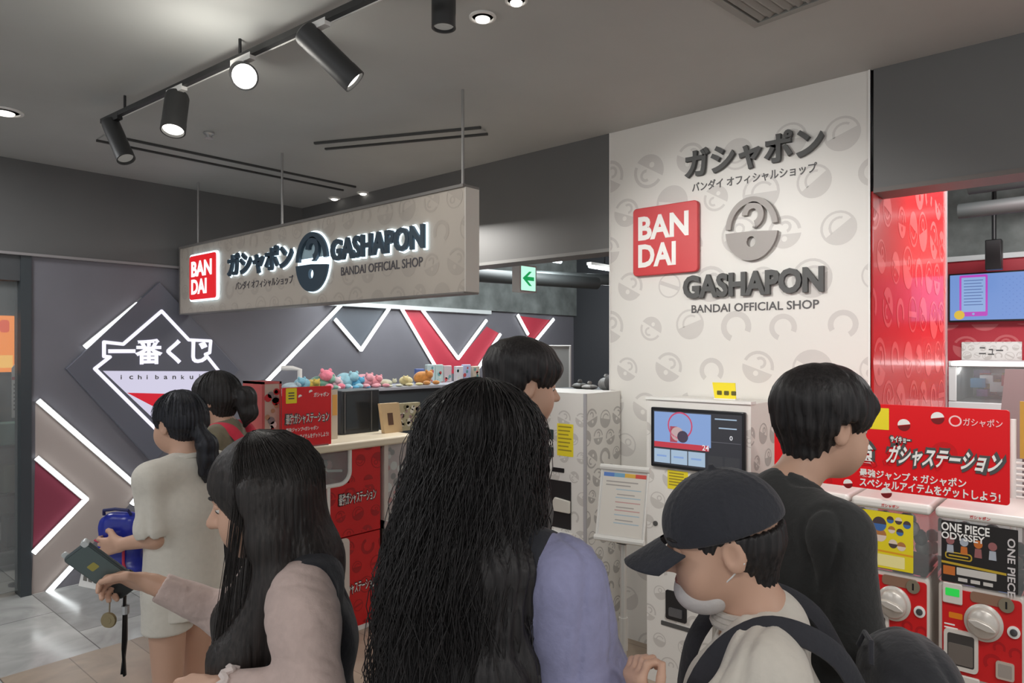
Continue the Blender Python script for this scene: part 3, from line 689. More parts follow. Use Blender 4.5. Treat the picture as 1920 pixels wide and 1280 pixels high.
for lab, y0, y1 in (('glowing tube light right of the exit sign, nearer the viewer', 5.25, 5.66), ('glowing tube light beside the white panel, farther inside', 6.15, 6.75)):
    t = thing('tube_light', lab, 'tube light', (-4.3, y0, 2.5), group='tube lights in the shop')
    MB().box(-4.33, -4.27, y0, y1, 2.53, 2.56).build('housing', PALE, t)
    MB().tube([(-4.3, y0 + .01, 2.515), (-4.3, y1 - .01, 2.515)], .018, 10).build('tube', emit('tube_glow', (235, 250, 255), 7), t)
    MB().cyl((-4.3, (y0 + y1) / 2, 2.56), (-4.3, (y0 + y1) / 2, 3.2), .008).build('hanger', BLACK, t)
for k, (px, py, dp, ln) in enumerate(((905, 515, 6, 2.6), (1075, 520, 7.2, 1.6))):
    a = AT(px, py, dp)
    o = MB().tube([a + Vector((-.3, -ln / 3, 0)), a + Vector((.3, ln / 2, 0))], .06, 12).build('ceiling_duct', mat('duct_grey', (70, 74, 74), .5), None, smooth=True)
    tag(o, ['round dark duct under the shop ceiling left of the exit sign', 'round dark duct under the shop ceiling right of the exit sign'][k], 'duct', 'round ceiling ducts')
# ================================================================== RED STATION COUNTER
XC = -3.3
ysl = lambda px: P(px, 800, 'x', XC).y
YC0, YC1 = 1.75, P(713, 1000, 'x', XC).y
zc = 1.10
fr = frame('x', XC)
t = thing('station_counter', 'red and white capsule station cabinet standing under the cream counter', 'cabinet', (XC - .25, (YC0 + YC1) / 2, 0))
b = MB(fr)
W1, W2 = P(590, 870, 'x', XC).y, P(655, 870, 'x', XC).y     # window opening
zw0 = P(625, 910, 'x', XC).z; zw1 = P(625, 834, 'x', XC).z
zm = P(665, 1003, 'x', XC).z; zlo = P(620, 1192, 'x', XC).z
yr0 = P(617, 1000, 'x', XC).y
b.prism([(YC0, 0), (YC1, 0), (YC1, zlo), (YC0, zlo)], -.55, 0, 1)
b.prism([(YC0, zlo), (YC1, zlo), (YC1, zm - .004), (YC0, zm - .004)], -.55, -.004, 0)
b.prism([(YC0, zm + .004), (YC1, zm + .004), (YC1, zw0), (YC0, zw0)], -.55, 0, 0)
b.prism([(W2, zw0), (YC1, zw0), (YC1, zc - .045), (W2, zc - .045)], -.55, 0, 0)
b.prism([(YC0, zw0), (W2, zw0), (W2, zc - .045), (YC0, zc - .045)], -.55, -.4, 2)
pattern(b, yr0, YC1, zm + .01, zw0 - .03, .13, .045, .0012, 3, 0, 2); pattern(b, yr0, YC1, zlo, zm - .01, .13, .045, -.0028, 3, 0, 6); pattern(b, W2 + .01, YC1, zw0, zc - .05, .13, .045, .0012, 3, 0, 8)
b.build('body', [RED, PALE, mat('inner_dark', (60, 58, 58), .6), DRED], t)
b = MB(fr)
path = [(YC0, zw0), (W2 - .07, zw0)] + [(W2 - .07 + .07 * math.sin(math.radians(a)), zw0 + .07 - .07 * math.cos(math.radians(a))) for a in range(15, 91, 15)] + [(W2, zc - .05)]
b.tube([(p[0], p[1], .004) for p in path], .012, 8); b.build('window_frame', PALE, t, smooth=True)
b = MB(fr); b.prism(path + [(YC0, zc - .05)], -.004, 0); b.build('window', GLASS, t)
b = MB(fr); b.prism([(yr0 - .02, zlo), (yr0, zlo), (yr0, zw0), (yr0 - .02, zw0)], -.002, .012); b.build('front_post', PALE, t)
b = MB(fr); yk = P(655, 1060, 'x', XC).y; zk = P(640, 1130, 'x', XC).z
b.prism(rrect(yr0 - .25, yk, zk, zm - .004, .03), -.006, .003); b.build('dispenser_panel', mat('panel_greige', (212, 202, 194), .5), t)
b = MB(fr); rnd = random.Random(5)
for k in range(30):
    y = YC0 + .05 + rnd.random() * (W2 - YC0 - .1); z = zw0 + .03 + rnd.random() * .07; b.ball((y, z, -.05 - rnd.random() * .3), .034, 10, 8, k % 4)
o = b.build('capsules', [mat('cap_white', (210, 204, 200), .3), mat('cap_grey', (150, 150, 150), .3), mat('cap_pink', (200, 150, 150), .3), mat('cap_smoke', (110, 112, 116), .3)], t, smooth=True); o['kind'] = 'stuff'
b = MB(fr); b.tube([(W1 - .1, zw0 + .14, -.03), (W1 + .06, zw0 + .11, -.03), (W2 - .12, zw0 + .08, -.03), (W2 - .03, zw0 + .07, -.03)], .008, 6); b.build('chute_rim', PALE, t)
for (zz, ya) in ((P(665, 933, 'x', XC), 635), (P(665, 1102, 'x', XC), 630)):
    y0 = P(ya, 930, 'x', XC).y; y1 = P(704, 930, 'x', XC).y; wo = 0 if zz.z > zm else -.004
    b = MB(fr); put_text(b, '最強ガシャステーション', y0, y1, zz.z - .03, zz.z + .035, wo + .001, wo + .003, bold=.05, grow=.006); b.build('lettering_shadow', BLACK, t)
    b = MB(fr); put_text(b, '最強ガシャステーション', y0, y1, zz.z - .03, zz.z + .035, wo + .003, wo + .005, bold=.005); b.build('lettering', PWHITE, t)
t2 = thing('countertop', 'cream counter top running over the red capsule station', 'counter', (XC - .3, 2.4, zc - .045))
b = MB(); yend = P(772, 812, 'x', XC).y
b.prism([(XC + .05, 1.6), (XC + .05, yend - .06), (XC - .02, yend), (XC - .62, yend), (XC - .62, 1.6)], zc - .045, zc)
b.build('worktop', mat('cream_top', (226, 214, 190), .4), t2, bevel=.01)
# clear figure stand and next cabinet
yA, yB2 = YC1 + .03, P(800, 950, 'x', XC).y
t = thing('figure_display', 'clear sided display cabinet with printed cards right of the red station', 'display cabinet', (XC - .2, (yA + yB2) / 2, 0))
b = MB(fr); b.prism([(yA, 0), (yB2, 0), (yB2, .55), (yA, .55)], -.5, -.02); b.prism([(yA + .0, .55), (yA + .03, .55), (yA + .03, 1.05), (yA, 1.05)], -.5, 0, 1); b.prism([(yA, .55), (yB2, .55), (yB2, .6), (yA, .6)], -.5, 0, 1)
b.build('frame', [mat('cab_dark', (66, 60, 58), .5), mat('frame_pale', (206, 196, 188), .4)], t)
b = MB(fr); b.prism([(yA + .12, .6), (yB2, .6), (yB2, 1.04), (yA + .12, 1.04)], -.2, -.18, 0)
rnd = random.Random(8)
for k in range(16): b.poly(circle(yA + .16 + rnd.random() * (yB2 - yA - .22), .66 + rnd.random() * .34, rnd.uniform(.012, .03), n=10), -.179, 1 + k % 3)
b.build('card', [mat('card_rose', (190, 160, 156), .5), mat('card_dark', (80, 60, 60), .5), mat('card_white', (224, 220, 216), .5), mat('card_red', (190, 50, 56), .5)], t)
b = MB(fr); b.prism([(yA + .03, .6), (yB2, .6), (yB2, 1.05), (yA + .03, 1.05)], -.012, -.006); b.build('front_glass', GLASS, t)
b = MB(fr); b.prism([(yA, .55), (yA + .06, .55), (yA + .06, .6), (yA, .6)], 0, .05); b.build('latch', PALE, t)

# ---- things on the counter
def tilt_sign(name, label, L, T, B_, R_, X):
    y0, z1 = uv(L, T, 'x', X); _, z0 = uv(L, B_, 'x', X); y1, _ = uv(R_, T, 'x', X); return y0, y1, z0, z1
XS = XC + .03
y0, z1 = uv(531, 727, 'x', XS); y1, _ = uv(621, 727, 'x', XS); z0 = 1.1
t = thing('counter_sign', 'red upright sign with a yellow tag standing on the cream counter', 'sign', (XS, (y0 + y1) / 2, z0))
f2 = frame('x', XS); b = MB(f2); b.prism(rrect(y0, y1, z0, z1, .006), -.012, 0); b.build('board', mat('sign_bright_red', (222, 24, 34), .4), t)
H = z1 - z0; W = y1 - y0
b = MB(f2); b.poly(rrect(y0 + .05 * W, y0 + .27 * W, z1 - .26 * H, z1 - .01 * H, .004), .001); [b.poly(rrect(y0 + .1 * W, y0 + .22 * W, z1 - (.1 + .045 * k) * H, z1 - (.08 + .045 * k) * H, .001), .0014, 1) for k in range(3)]; b.build('yellow_tag', [YELLOW, CHAR], t)
b = MB(f2); put_text(b, '最強ガシャステーション', y0 + .05 * W, y1 - .06 * W, z0 + .4 * H, z0 + .56 * H, .001, .002, bold=.05, grow=.008); b.build('lettering_shadow', CHAR, t)
b = MB(f2); put_text(b, '最強ガシャステーション', y0 + .05 * W, y1 - .06 * W, z0 + .4 * H, z0 + .56 * H, .002, .003, bold=.005); b.build('lettering', PWHITE, t)
b = MB(f2); put_text(b, '最強ジャンプ×ガシャポン', y0 + .05 * W, y0 + .72 * W, z0 + .27 * H, z0 + .34 * H, .001, .002, bold=.02); b.build('slogan_lettering', PWHITE, t); b = MB(f2); put_text(b, 'スペシャルアイテムをゲットしよう!', y0 + .05 * W, y1 - .06 * W, z0 + .14 * H, z0 + .22 * H, .001, .002, bold=.02)
b.build('slogan_lettering', PWHITE, t); b = MB(f2); put_text(b, 'ガシャポン', y0 + .62 * W, y1 - .05 * W, z1 - .18 * H, z1 - .1 * H, .001, .002, bold=.02)
for cxx, czz in ((.34, .16), (.56, .09)): b.poly(circle(y0 + cxx * W, z1 - czz * H, .012, 20, 200, 12), .001)
b.build('lettering', PWHITE, t)
MB().box(XS - .07, XS + .02, y0 + .03, y1 - .03, z0, z0 + .006).build('base_foot', GLASS, t)
# poster tower left of the red sign
X3 = XC - .05
y0, z1 = uv(491, 716, 'x', X3); y1, _ = uv(528, 716, 'x', X3)
t = thing('poster_tower', 'red framed acrylic poster display left of the red counter sign', 'display stand', (X3 - .1, (y0 + y1) / 2, 1.1))
f3 = frame('x', X3); b = MB(f3)
for a, c in ((y0, y0 + .016), (y1 - .012, y1)): b.prism([(a, 1.1), (c, 1.1), (c, z1), (a, z1)], -.2, 0)
b.prism([(y0, 1.1), (y1, 1.1), (y1, 1.115), (y0, 1.115)], -.2, 0); b.prism([(y0, z1 - .012), (y1, z1 - .012), (y1, z1), (y0, z1)], -.2, 0); b.build('frame', mat('frame_rose', (190, 90, 88), .4), t)
b = MB(f3); b.prism([(y0 + .016, 1.115), (y1 - .012, 1.115), (y1 - .012, z1 - .012), (y0 + .016, z1 - .012)], -.012, -.002, 0)
rnd = random.Random(2)
for k in range(14): b.poly(circle(y0 + .03 + rnd.random() * (y1 - y0 - .06), 1.14 + rnd.random() * (z1 - 1.18), rnd.uniform(.01, .025), n=9), .001, 1 + k % 4)
b.build('poster', [mat('poster_beige', (196, 182, 168), .5), mat('poster_grey', (130, 128, 130), .5), mat('card_red', (190, 50, 56), .5), mat('card_white', (224, 220, 216), .5), mat('poster_tan', (176, 140, 110), .5)], t)
# monitor boxes
def obox(name, label, cat, x0, x1, y0, y1, z0, z1, m, bevel=.006, group=None):
    return tag(MB().box(x0, x1, y0, y1, z0, z1).build(name, m, None, bevel=bevel), label, cat, group)
XM = XC - .25
y0, z1 = uv(640, 733, 'x', XM); y1, _ = uv(697, 733, 'x', XM)
t = thing('display_case', 'black display case on the cream counter right of the red sign', 'display case', (XM - .15, (y0 + y1) / 2, 1.1))
MB().box(XM - .2, XM, y0, y1 + .06, 1.1, z1).build('case', mat('case_black', (38, 42, 46), .35), t, bevel=.006)
MB(frame('x', XM)).prism([(y0 + .035, 1.13), (y1 - .02, 1.13), (y1 - .02, z1 - .025), (y0 + .035, z1 - .025)], 0, .002).build('front_pane', mat('pane_dark', (30, 36, 42), .15), t)
b = MB(frame('x', XM))
for yy in (y0 + .02, y1 - .008): b.prism([(yy, 1.11), (yy + .006, 1.11), (yy + .006, z1 - .01), (yy, z1 - .01)], 0, .006)
b.build('door_edge', mat('edge_grey', (92, 92, 92), .3), t)
y2, zz1 = uv(622, 740, 'x', XM + .12)
t = thing('card_strip', 'narrow card strip with an orange top beside the red counter sign', 'card holder', (XM + .12, y2, 1.1))
MB(frame('x', XM + .12)).prism([(y2, 1.1), (y2 + .04, 1.1), (y2 + .04, zz1 + .03), (y2, zz1 + .03)], -.01, 0).build('strip', mat('strip_cream', (206, 196, 178), .5), t)
MB(frame('x', XM + .12)).prism([(y2 + .004, zz1 - .12), (y2 + .036, zz1 - .12), (y2 + .036, zz1), (y2 + .004, zz1)], 0, .002).build('orange_card', mat('card_orange', (222, 170, 90), .5), t)
# wooden stand
XO = XC - .12
a, za = uv(714, 757, 'x', XO); c, _ = uv(748, 757, 'x', XO)
t = thing('card_stand', 'pale wooden card stand with a slot on the counter beside the curly haired woman', 'stand', (XO, a, 1.1))
b = MB(frame('x', XO)); lo = 1.1
b.prism([(a + .03, lo), (c + .03, lo), (c, za), (a, za)], -.03, 0); b.build('board', mat('stand_wood', (206, 178, 138), .5), t)
b = MB(frame('x', XO)); b.prism([(a + .06, lo + .05), (a + .1, lo + .05), (a + .09, za - .06), (a + .05, za - .06)], 0, .002); b.build('slot', mat('slot_brown', (92, 66, 52), .6), t)
b = MB(frame('x', XO)); rnd = random.Random(4); b.prism([(c + .01, lo), (c + .22, lo), (c + .2, za - .01), (c, za - .01)], -.06, -.03, 0)
for k in range(40): b.poly(circle(c + .03 + rnd.random() * .16, lo + .03 + rnd.random() * (za - lo - .06), rnd.uniform(.006, .018), n=8), -.029, 1 + k % 3)
o = b.build('goods_sheet', [mat('goods_khaki', (180, 172, 140), .6), mat('goods_olive', (130, 126, 96), .6), mat('goods_pale', (220, 216, 200), .6), mat('goods_mauve', (170, 140, 140), .6)], t)

# ---- back shelf with soft toys
XB = -4.15
yb0 = P(528, 735, 'x', XB).y; yb1 = P(905, 735, 'x', XB).y
zb = P(600, 733, 'x', XB).z
t = thing('goods_shelf', 'long dark shelf unit behind the counter carrying soft toys', 'shelf', (XB - .2, (yb0 + yb1) / 2, 0))
MB().box(XB - .4, XB, yb0, yb1, 0, zb - .02).build('body', mat('shelf_dark', (62, 68, 72), .5), t)
b = MB(); b.box(XB - .42, XB + .02, yb0, yb1, zb - .02, zb); b.build('top_board', mat('shelf_board', (170, 172, 180), .4), t)
rnd = random.Random(12)
toys = [(548, 8, (170, 188, 196), 'pale grey blue'), (566, 12, (130, 186, 206), 'sky blue'), (584, 10, (206, 176, 80), 'mustard'), (600, 13, (120, 170, 150), 'sea green'), (612, 18, (230, 130, 150), 'bright pink'), (626, 11, (228, 206, 214), 'white and pink'), (646, 15, (150, 200, 214), 'light blue'), (660, 10, (90, 170, 206), 'deep blue'), (680, 13, (228, 160, 170), 'rose pink'), (697, 11, (222, 150, 160), 'dusty pink'), (722, 7, (206, 206, 180), 'cream'), (760, 9, (222, 206, 150), 'butter yellow'), (792, 13, (206, 140, 70), 'orange brown')]
for k, (px, h, c, cn) in enumerate(toys):
    p = P(px, 733, 'x', XB - .15); H = h * 1.9 / FPX * (p - cam_o.location).length
    ph = rnd.random() * 6; wv = rnd.uniform(.055, .075)
    t = thing('soft_toy', '%s soft toy lying on the dark shelf behind the counter' % cn, 'soft toy', (XB - .15, p.y, zb), group='soft toys on the shelf')
    m = mat('plush_%d' % k, c, .9, var=.2, scale=30, sheen=.4)
    MB().ball((XB - .15, p.y, zb + H / 2), (wv, wv, H / 2), 20, 12, warp=lambda a, q, ph=ph: .08 * math.sin(3 * a + ph) * math.sin(q)).build('body', m, t, smooth=True)
    hx = XB - .09; MB().ball((hx, p.y + .05 * math.sin(ph), zb + H * .75), (H * .32, H * .34, H * .3), 16, 10).build('head', m, t, smooth=True)
    for s in (1, -1):
        MB().ball((hx, p.y + .05 * math.sin(ph) + s * H * .24, zb + H * 1.0), (H * .1, H * .11, H * .13), 10, 8).build('ear', m, t, smooth=True)
        MB().ball((hx + .05, p.y + s * .05, zb + H * .18), (.035, .028, H * .16), 10, 8).build('paw', m, t, smooth=True)
cards = [(788, 12, (90, 110, 170), 'blue'), (808, 20, (196, 214, 214), 'mint'), (824, 20, (186, 206, 200), 'pale green'), (840, 18, (206, 190, 190), 'pale rose'), (862, 17, (220, 214, 216), 'white'), (876, 20, (186, 190, 220), 'lilac'), (893, 17, (206, 190, 170), 'sand')]
YBX = XB - .3
for k, (px, h, c, cn) in enumerate(cards):
    p = P(px, 700, 'x', YBX); s = (p - cam_o.location).length / FPX; z1 = P(px, 703 - h, 'x', YBX).z; wv = 7.5 * s * 1.3
    t = thing('goods_pack', '%s pack of goods standing in the row below the rose bands' % cn, 'pack', (YBX, p.y, zb), group='packs standing on the shelf')
    MB().box(YBX - .03, YBX, p.y - wv, p.y + wv, zb, z1).build('packet', mat('pack_%d' % k, c, .4), t, bevel=.006)
    b = MB(frame('x', YBX)); rnd2 = random.Random(k)
    for j in range(6): b.poly(circle(p.y + rnd2.uniform(-.7, .7) * wv, z1 - .03 - rnd2.random() * .14, rnd2.uniform(.008, .02), n=8), .001, j % 3)
    b.build('print', [mat('goods_pale', (220, 216, 200), .6), mat('pk_teal', (110, 160, 160), .5), mat('pk_red', (200, 80, 80), .5)], t)
# white pipe hanger left of shelf
a = AT(548, 690, 5.0); c = AT(562, 735, 5.0)
t = thing('clothes_rail', 'white bent pipe rail rising behind the red counter sign', 'rail', (a.x, a.y, zb))
l = AT(528, 690, 5.0)
MB().tube([(l.x, l.y, l.z), (a.x, a.y, a.z), (c.x, c.y, a.z - .012), (c.x, c.y, zb)], .018, 10).build('pipe', PALE, t, smooth=True)
MB().cyl((c.x, c.y, zb), (c.x, c.y, zb + .012), .04).build('foot', PALE, t)

# things seen between the standing man and the white panel
a = AT(1050, 690, 6.2)
t = thing('notice_stand', 'white framed notice stand behind the man in dark clothes', 'stand', (a.x, a.y, 0))
fz = a.z; f5 = Matrix.Translation((a.x, a.y, 0)) @ Matrix.Rotation(math.radians(35), 4, 'Z') @ frame('y', 0)
b = MB(f5); b.prism(rrect(-.13, .09, fz - .2, fz + .2, .02), -.02, 0); b.build('board', mat('board_grey', (170, 172, 170), .5), t)
b = MB(f5); b.tube([(-.13, fz - .2, 0), (-.13, fz + .2, 0), (.09, fz + .2, 0), (.09, fz - .2, 0), (-.13, fz - .2, 0)], .012, 8); b.build('frame', PALE, t)
b = MB(f5); b.tube([(-.02, 0, -.01), (-.02, fz - .2, -.01)], .015, 8); b.prism(rrect(-.14, .1, 0.0, .012, .004), -.12, .1); b.build('pole', BLACK, t)
a0 = AT(1062, 728, 5.6); a1 = AT(1142, 728, 5.0)
t = thing('back_counter', 'dark low counter behind the white ticket machine', 'counter', ((a0.x + a1.x) / 2, (a0.y + a1.y) / 2, 0))
dv = (a1 - a0); n = Vector((-dv.y, dv.x, 0)).normalized() * .5; a1e = a1 + dv * .6; a0e = a0 - dv * .2
pts = [(p.x, p.y) for p in (a0e, a1e, a1e + n, a0e + n)]
MB().prism(pts, 0, a0.z).build('body', mat('shelf_dark', (62, 68, 72), .5), t)
for k, (px, c, cn, h) in enumerate(((1075, (130, 130, 126), 'grey', .05), (1093, (190, 186, 180), 'pale', .04), (1124, (206, 206, 204), 'white', .1), (1136, (150, 150, 150), 'silver', .13))):
    p = AT(px, 726, 5.55 - .004 * (px - 1062)); p += n * .12
    t = thing('goods_bundle', '%s bundle of goods on the dark low counter beside the white panel' % cn, 'goods', (p.x, p.y, a0.z), group='goods on the dark low counter')
    m = mat('bundle_%d' % k, c, .6, var=.2, scale=30)
    MB().ball((p.x, p.y, a0.z + h / 2), (.06, .06, h / 2), 14, 8, warp=lambda a_, q: .12 * math.sin(5 * a_) * math.sin(q)).build('bundle', m, t, smooth=True)
    MB().lathe([(.006, 0), (.02, .015), (.012, .03)], (p.x, p.y, a0.z + h - .004), (0, 0, 1), 10).build('knot', m, t, smooth=True)

# ================================================================== TICKET MACHINE (left of the panel)
YM = 3.0
XMr = uv(1098, 800, 'y', YM)[0]; XMl = XMr - .56
zt = uv(1098, 738, 'y', YM)[1]
t = thing('ticket_machine', 'tall white ticket machine with capsule print left of the kiosk', 'vending machine', ((XMl + XMr) / 2, YM + .17, 0))
b = MB(); b.box(XMl, XMr, YM, YP - .015, 0, zt, 0)
b.M = frame('y', YM); pattern(b, XMl, XMr, .1, zt, .12, .042, .0008, 1, 0, 21)
b.M = frame('x', XMr); pattern(b, YM, YP - .015, .1, zt, .12, .048, .0008, 2, 0, 22)
b.build('body', [WHITE, mat('fine_print', (200, 196, 190), .5), mat('fine_print_dark', (178, 175, 171), .5)], t)
MB().box(XMr - .012, XMr + .004, YM - .004, YM + .008, 0, zt).build('corner_trim', mat('corner_grey', (170, 168, 170), .4), t)
b = MB(frame('y', YM))
def rpx(l, tp, bt, r, Y=YM):
    u0_, v1_ = uv(l, tp, 'y', Y); _, v0_ = uv(l, bt, 'y', Y); u1_, _ = uv(r, tp, 'y', Y); return u0_, u1_, v0_, v1_
for q in ((985, 800, 818, 1038), (985, 832, 850, 1038)): b.prism(rrect(*rpx(*q), .004), 0, .006)
b.build('price_display', mat('display_teal', (52, 66, 66), .25), t)
b = MB(frame('y', YM)); b.prism(rrect(*rpx(1045, 793, 853, 1075), .004), 0, .002, 0); u0_, u1_, v0_, v1_ = rpx(1045, 793, 853, 1075)
for k in range(7): b.poly(rrect(u0_ + .008, u1_ - .01 - .01 * (k % 3), v1_ - .02 - k * .021, v1_ - .013 - k * .021, .001), .003, 1)
b.build('yellow_sticker', [YELLOW, mat('sticker_ink', (160, 140, 40), .5)], t)
b = MB(frame('y', YM)); b.prism(rrect(*rpx(1036, 875, 883, 1058), .003), 0, .004); b.build('card_slot', BLACK, t)
b = MB(frame('y', YM)); b.prism(rrect(*rpx(1027, 897, 984, 1071), .004), -.0, .004); b.build('coin_bay', mat('bay_black', (32, 32, 34), .4), t)
b = MB(frame('y', YM)); u0_, u1_, v0_, v1_ = rpx(1040, 930, 956, 1071)
b.prism([(u0_, v0_), (u1_, v0_), (u1_, v1_ - .01), (u0_ + .012, v1_), (u0_, v1_ - .02)], .004, .02); b.build('coin_tray', mat('tray_white', (210, 206, 196), .4), t, bevel=.004)
b = MB(frame('y', YM)); u0_, u1_, v0_, v1_ = rpx(1013, 986, 996, 1075); b.prism([(u0_, v0_), (u1_, v0_), (u1_, v1_), (u0_, v1_)], 0, .04); b.build('ledge', PALE, t, bevel=.004)
b = MB(frame('x', XMr)); c = uv(1136, 1106, 'x', XMr); b.prism(rrect(c[0] - .035, c[0] + .035, c[1] - .03, c[1] + .03, .002), 0, .003); b.build('service_panel', mat('bay_black', (32, 32, 34), .4), t)

# ================================================================== SCREEN KIOSK
YK = 3.0
XK0 = uv(1213, 748, 'y', YK)[0]; XK1 = uv(1408, 748, 'y', YK)[0]; zk = uv(1215, 748, 'y', YK)[1]
t = thing('screen_kiosk', 'white capsule printed kiosk with a touch screen in front of the panel', 'kiosk', ((XK0 + XK1) / 2, YK + .17, 0))
b = MB(); b.box(XK0, XK1, YK, YP - .015, 0, zk, 0)
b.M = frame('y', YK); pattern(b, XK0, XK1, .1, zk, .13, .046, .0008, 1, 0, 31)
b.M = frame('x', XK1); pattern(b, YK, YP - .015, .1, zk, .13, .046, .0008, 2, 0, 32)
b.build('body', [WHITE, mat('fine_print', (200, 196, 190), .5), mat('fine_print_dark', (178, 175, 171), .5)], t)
MB().box(XK0 - .004, XK1 + .004, YK - .008, YK + .05, zk, zk + .012).build('top_edge', PALE, t)
r = rpx(1224, 762, 872, 1400, YK)
f4 = frame('y', YK); b = MB(f4); b.prism(rrect(r[0], r[1], r[2], r[3], .006), 0, .018); b.build('bezel', mat('bezel_black', (22, 24, 28), .3), t, bevel=.003)
W = r[1] - r[0]; H = r[3] - r[2]
R = lambda a, c, d, e: [(r[0] + a * W, r[2] + d * H), (r[0] + c * W, r[2] + d * H), (r[0] + c * W, r[2] + e * H), (r[0] + a * W, r[2] + e * H)]
b = MB(f4); b.poly(R(.03, .97, .05, .95), .0182, 0); b.poly(R(.04, .66, .4, .93), .0184, 1); b.poly(R(.04, .64, .34, .43), .0186, 2)
for k in range(3): b.poly(R(.04 + k * .19, .22 + k * .19, .08, .31), .0184, 3)
for k in range(2): b.poly(R(.63 + k * .17, .78 + k * .17, .08, .28), .0184, 4)
for k in range(3): b.poly(R(.07 + k * .19, .18 + k * .19, .18, .21), .0186, 1)
b.poly(R(.7, .92, .86, .88), .0186, 3); b.poly(R(.74, .92, .72, .74), .0186, 3); b.poly(R(.66, .96, .5, .505), .0186, 5)
b.build('display', [emit('kiosk_dark', (40, 42, 52), .7), emit('kiosk_sky', (140, 172, 226), .8), emit('kiosk_red', (206, 52, 70), .8), emit('kiosk_pale', (176, 200, 224), .8), emit('kiosk_slate', (52, 54, 60), .7), emit('kiosk_line', (130, 130, 140), .7)], t)
b = MB(f4)
for q in arc_strip(r[0] + .33 * W, r[2] + .72 * H, .2 * H, .225 * H, 0, 360, 24): b.poly(q, .0188, 0)
b.poly(circle(r[0] + .3 * W, r[2] + .58 * H, .07 * W, n=16), .0188, 1); b.poly(circle(r[0] + .36 * W, r[2] + .54 * H, .06 * W, n=16), .019, 2); b.poly(R(.22, .3, .44, .7), .0187, 3)
put_text(b, '24', r[0] + .57 * W, r[0] + .64 * W, r[2] + .35 * H, r[2] + .44 * H, .0189, .0192, ci=4); put_text(b, '0', r[0] + .85 * W, r[0] + .88 * W, r[2] + .55 * H, r[2] + .62 * H, .0189, .0192, ci=4)
b.build('screen_graphic', [emit('kiosk_pink', (214, 70, 110), .8), emit('kiosk_skin', (206, 176, 176), .8), emit('kiosk_hair', (70, 56, 80), .7), emit('kiosk_rose', (180, 70, 90), .8), emit('kiosk_white', (235, 235, 240), .85)], t)
b = MB(f4); q = rpx(1252, 880, 915, 1290, YK); b.prism(rrect(*q, .003), 0, .002, 0)
for k in range(5): b.poly(rrect(q[0] + .008, q[1] - .02, q[3] - .016 - k * .014, q[3] - .01 - k * .014, .001), .003, 1)
b.build('yellow_sticker', [YELLOW, mat('sticker_ink', (160, 140, 40), .5)], t)
b = MB(f4); q = rpx(1330, 884, 893, 1385, YK); b.prism(rrect(*q, .003), 0, .004); b.build('coin_slot', mat('coin_grey', (120, 118, 112), .3, .5), t)
b = MB(f4); q = rpx(1249, 1104, 1158, 1288, YK); b.prism(rrect(*q, .01), 0, .006, 0); b.prism(rrect(q[0] + .02, q[1] - .02, q[2] + .02, q[2] + .06, .006), .006, .014, 1)
b.build('ticket_chute', [mat('bay_black', (32, 32, 34), .4), mat('chute_smoke', (90, 90, 92), .2)], t)
b = MB(f4); q = rpx(1226, 972, 980, 1232, YK); b.prism(circle(q[0] + .01, q[2], .012, n=16), 0, .006); b.prism(rrect(*rpx(1240, 1162, 1170, 1300, YK), .003), 0, .003); b.build('lock', CHAR, t)
q = rpx(1340, 716, 744, 1380, YK + .1)
t_ = t
t = thing('price_card', 'small yellow card standing on top of the screen kiosk', 'card', (q[0] + .05, YK + .1, zk))
b = MB(frame('y', YK + .1)); b.prism([(q[0], zk + .012), (q[1], zk + .012), (q[1] - .004, zk + .088), (q[0] - .012, zk + .088)], -.004, 0, 0); b.box(q[0], q[1], zk + .008, zk + .014, -.05, .01, 1); b.build('card', [YELLOW, PALE], t)
b = MB(frame('y', YK + .1))
for k in range(3): b.poly(rrect(q[0] + .012 + k * .035, q[0] + .036 + k * .035, zk + .03, zk + .05, .004), .001)
b.build('print', mat('card_ink', (90, 84, 30), .5), t)

# ================================================================== LEAFLET STAND
pc = AT(1161, 950, 2.75); X0, Y0 = pc.x, pc.y
t = thing('guide_stand', 'slim pole stand holding a tilted white guide sheet beside the ticket machine', 'sign stand', (X0, Y0, 0))
zA, zB_ = AT(1160, 883, 2.75).z, AT(1160, 1012, 2.75).z
M5 = Matrix.Translation((X0, Y0, zB_)) @ Matrix.Rotation(math.radians(12), 4, 'Z') @ Matrix.Rotation(math.radians(-14), 4, 'X') @ frame('y', 0)
hh = (zA - zB_) / math.cos(math.radians(14)); hw = .098
b = MB(M5); b.prism([(-hw, 0), (hw, 0), (hw, hh), (-hw, hh)], -.008, 0); b.build('backing', PALE, t)
b = MB(M5); b.tube([(-hw - .006, 0, .002), (hw + .006, 0, .002)], .012, 8); b.tube([(-hw - .006, hh, .002), (hw + .006, hh, .002)], .012, 8); b.tube([(-hw, 0, 0), (-hw, hh, 0)], .005, 6); b.tube([(hw, 0, 0), (hw, hh, 0)], .005, 6); b.build('clip_frame', mat('clip_white', (228, 226, 220), .35), t, smooth=True)
b = MB(M5); b.poly(rrect(-hw + .008, hw - .008, .014, hh - .016, .002), .001, 0)
cols = [1, 2, 3, 4]
for k in range(4): b.poly([(-hw + .01 + k * .045, hh - .036), (-hw + .01 + (k + 1) * .045, hh - .036), (-hw + .01 + (k + 1) * .045, hh - .02), (-hw + .01 + k * .045, hh - .02)], .0014, cols[k])
for k in range(3):
    y = hh - .115 - k * .05
    for q in ((-.03, .075, y - .004, y), (-.03, .075, y + .028, y + .032)): b.poly(rrect(*q, .001), .0014, 6 + k % 2)
    b.poly(rrect(-.025, .05, y + .008, y + .012, .001), .0014, 5)
for k in range(2): b.poly(rrect(-.075, .06 - .03 * k, hh - .058 - k * .014, hh - .053 - k * .014, .001), .0014, 5)
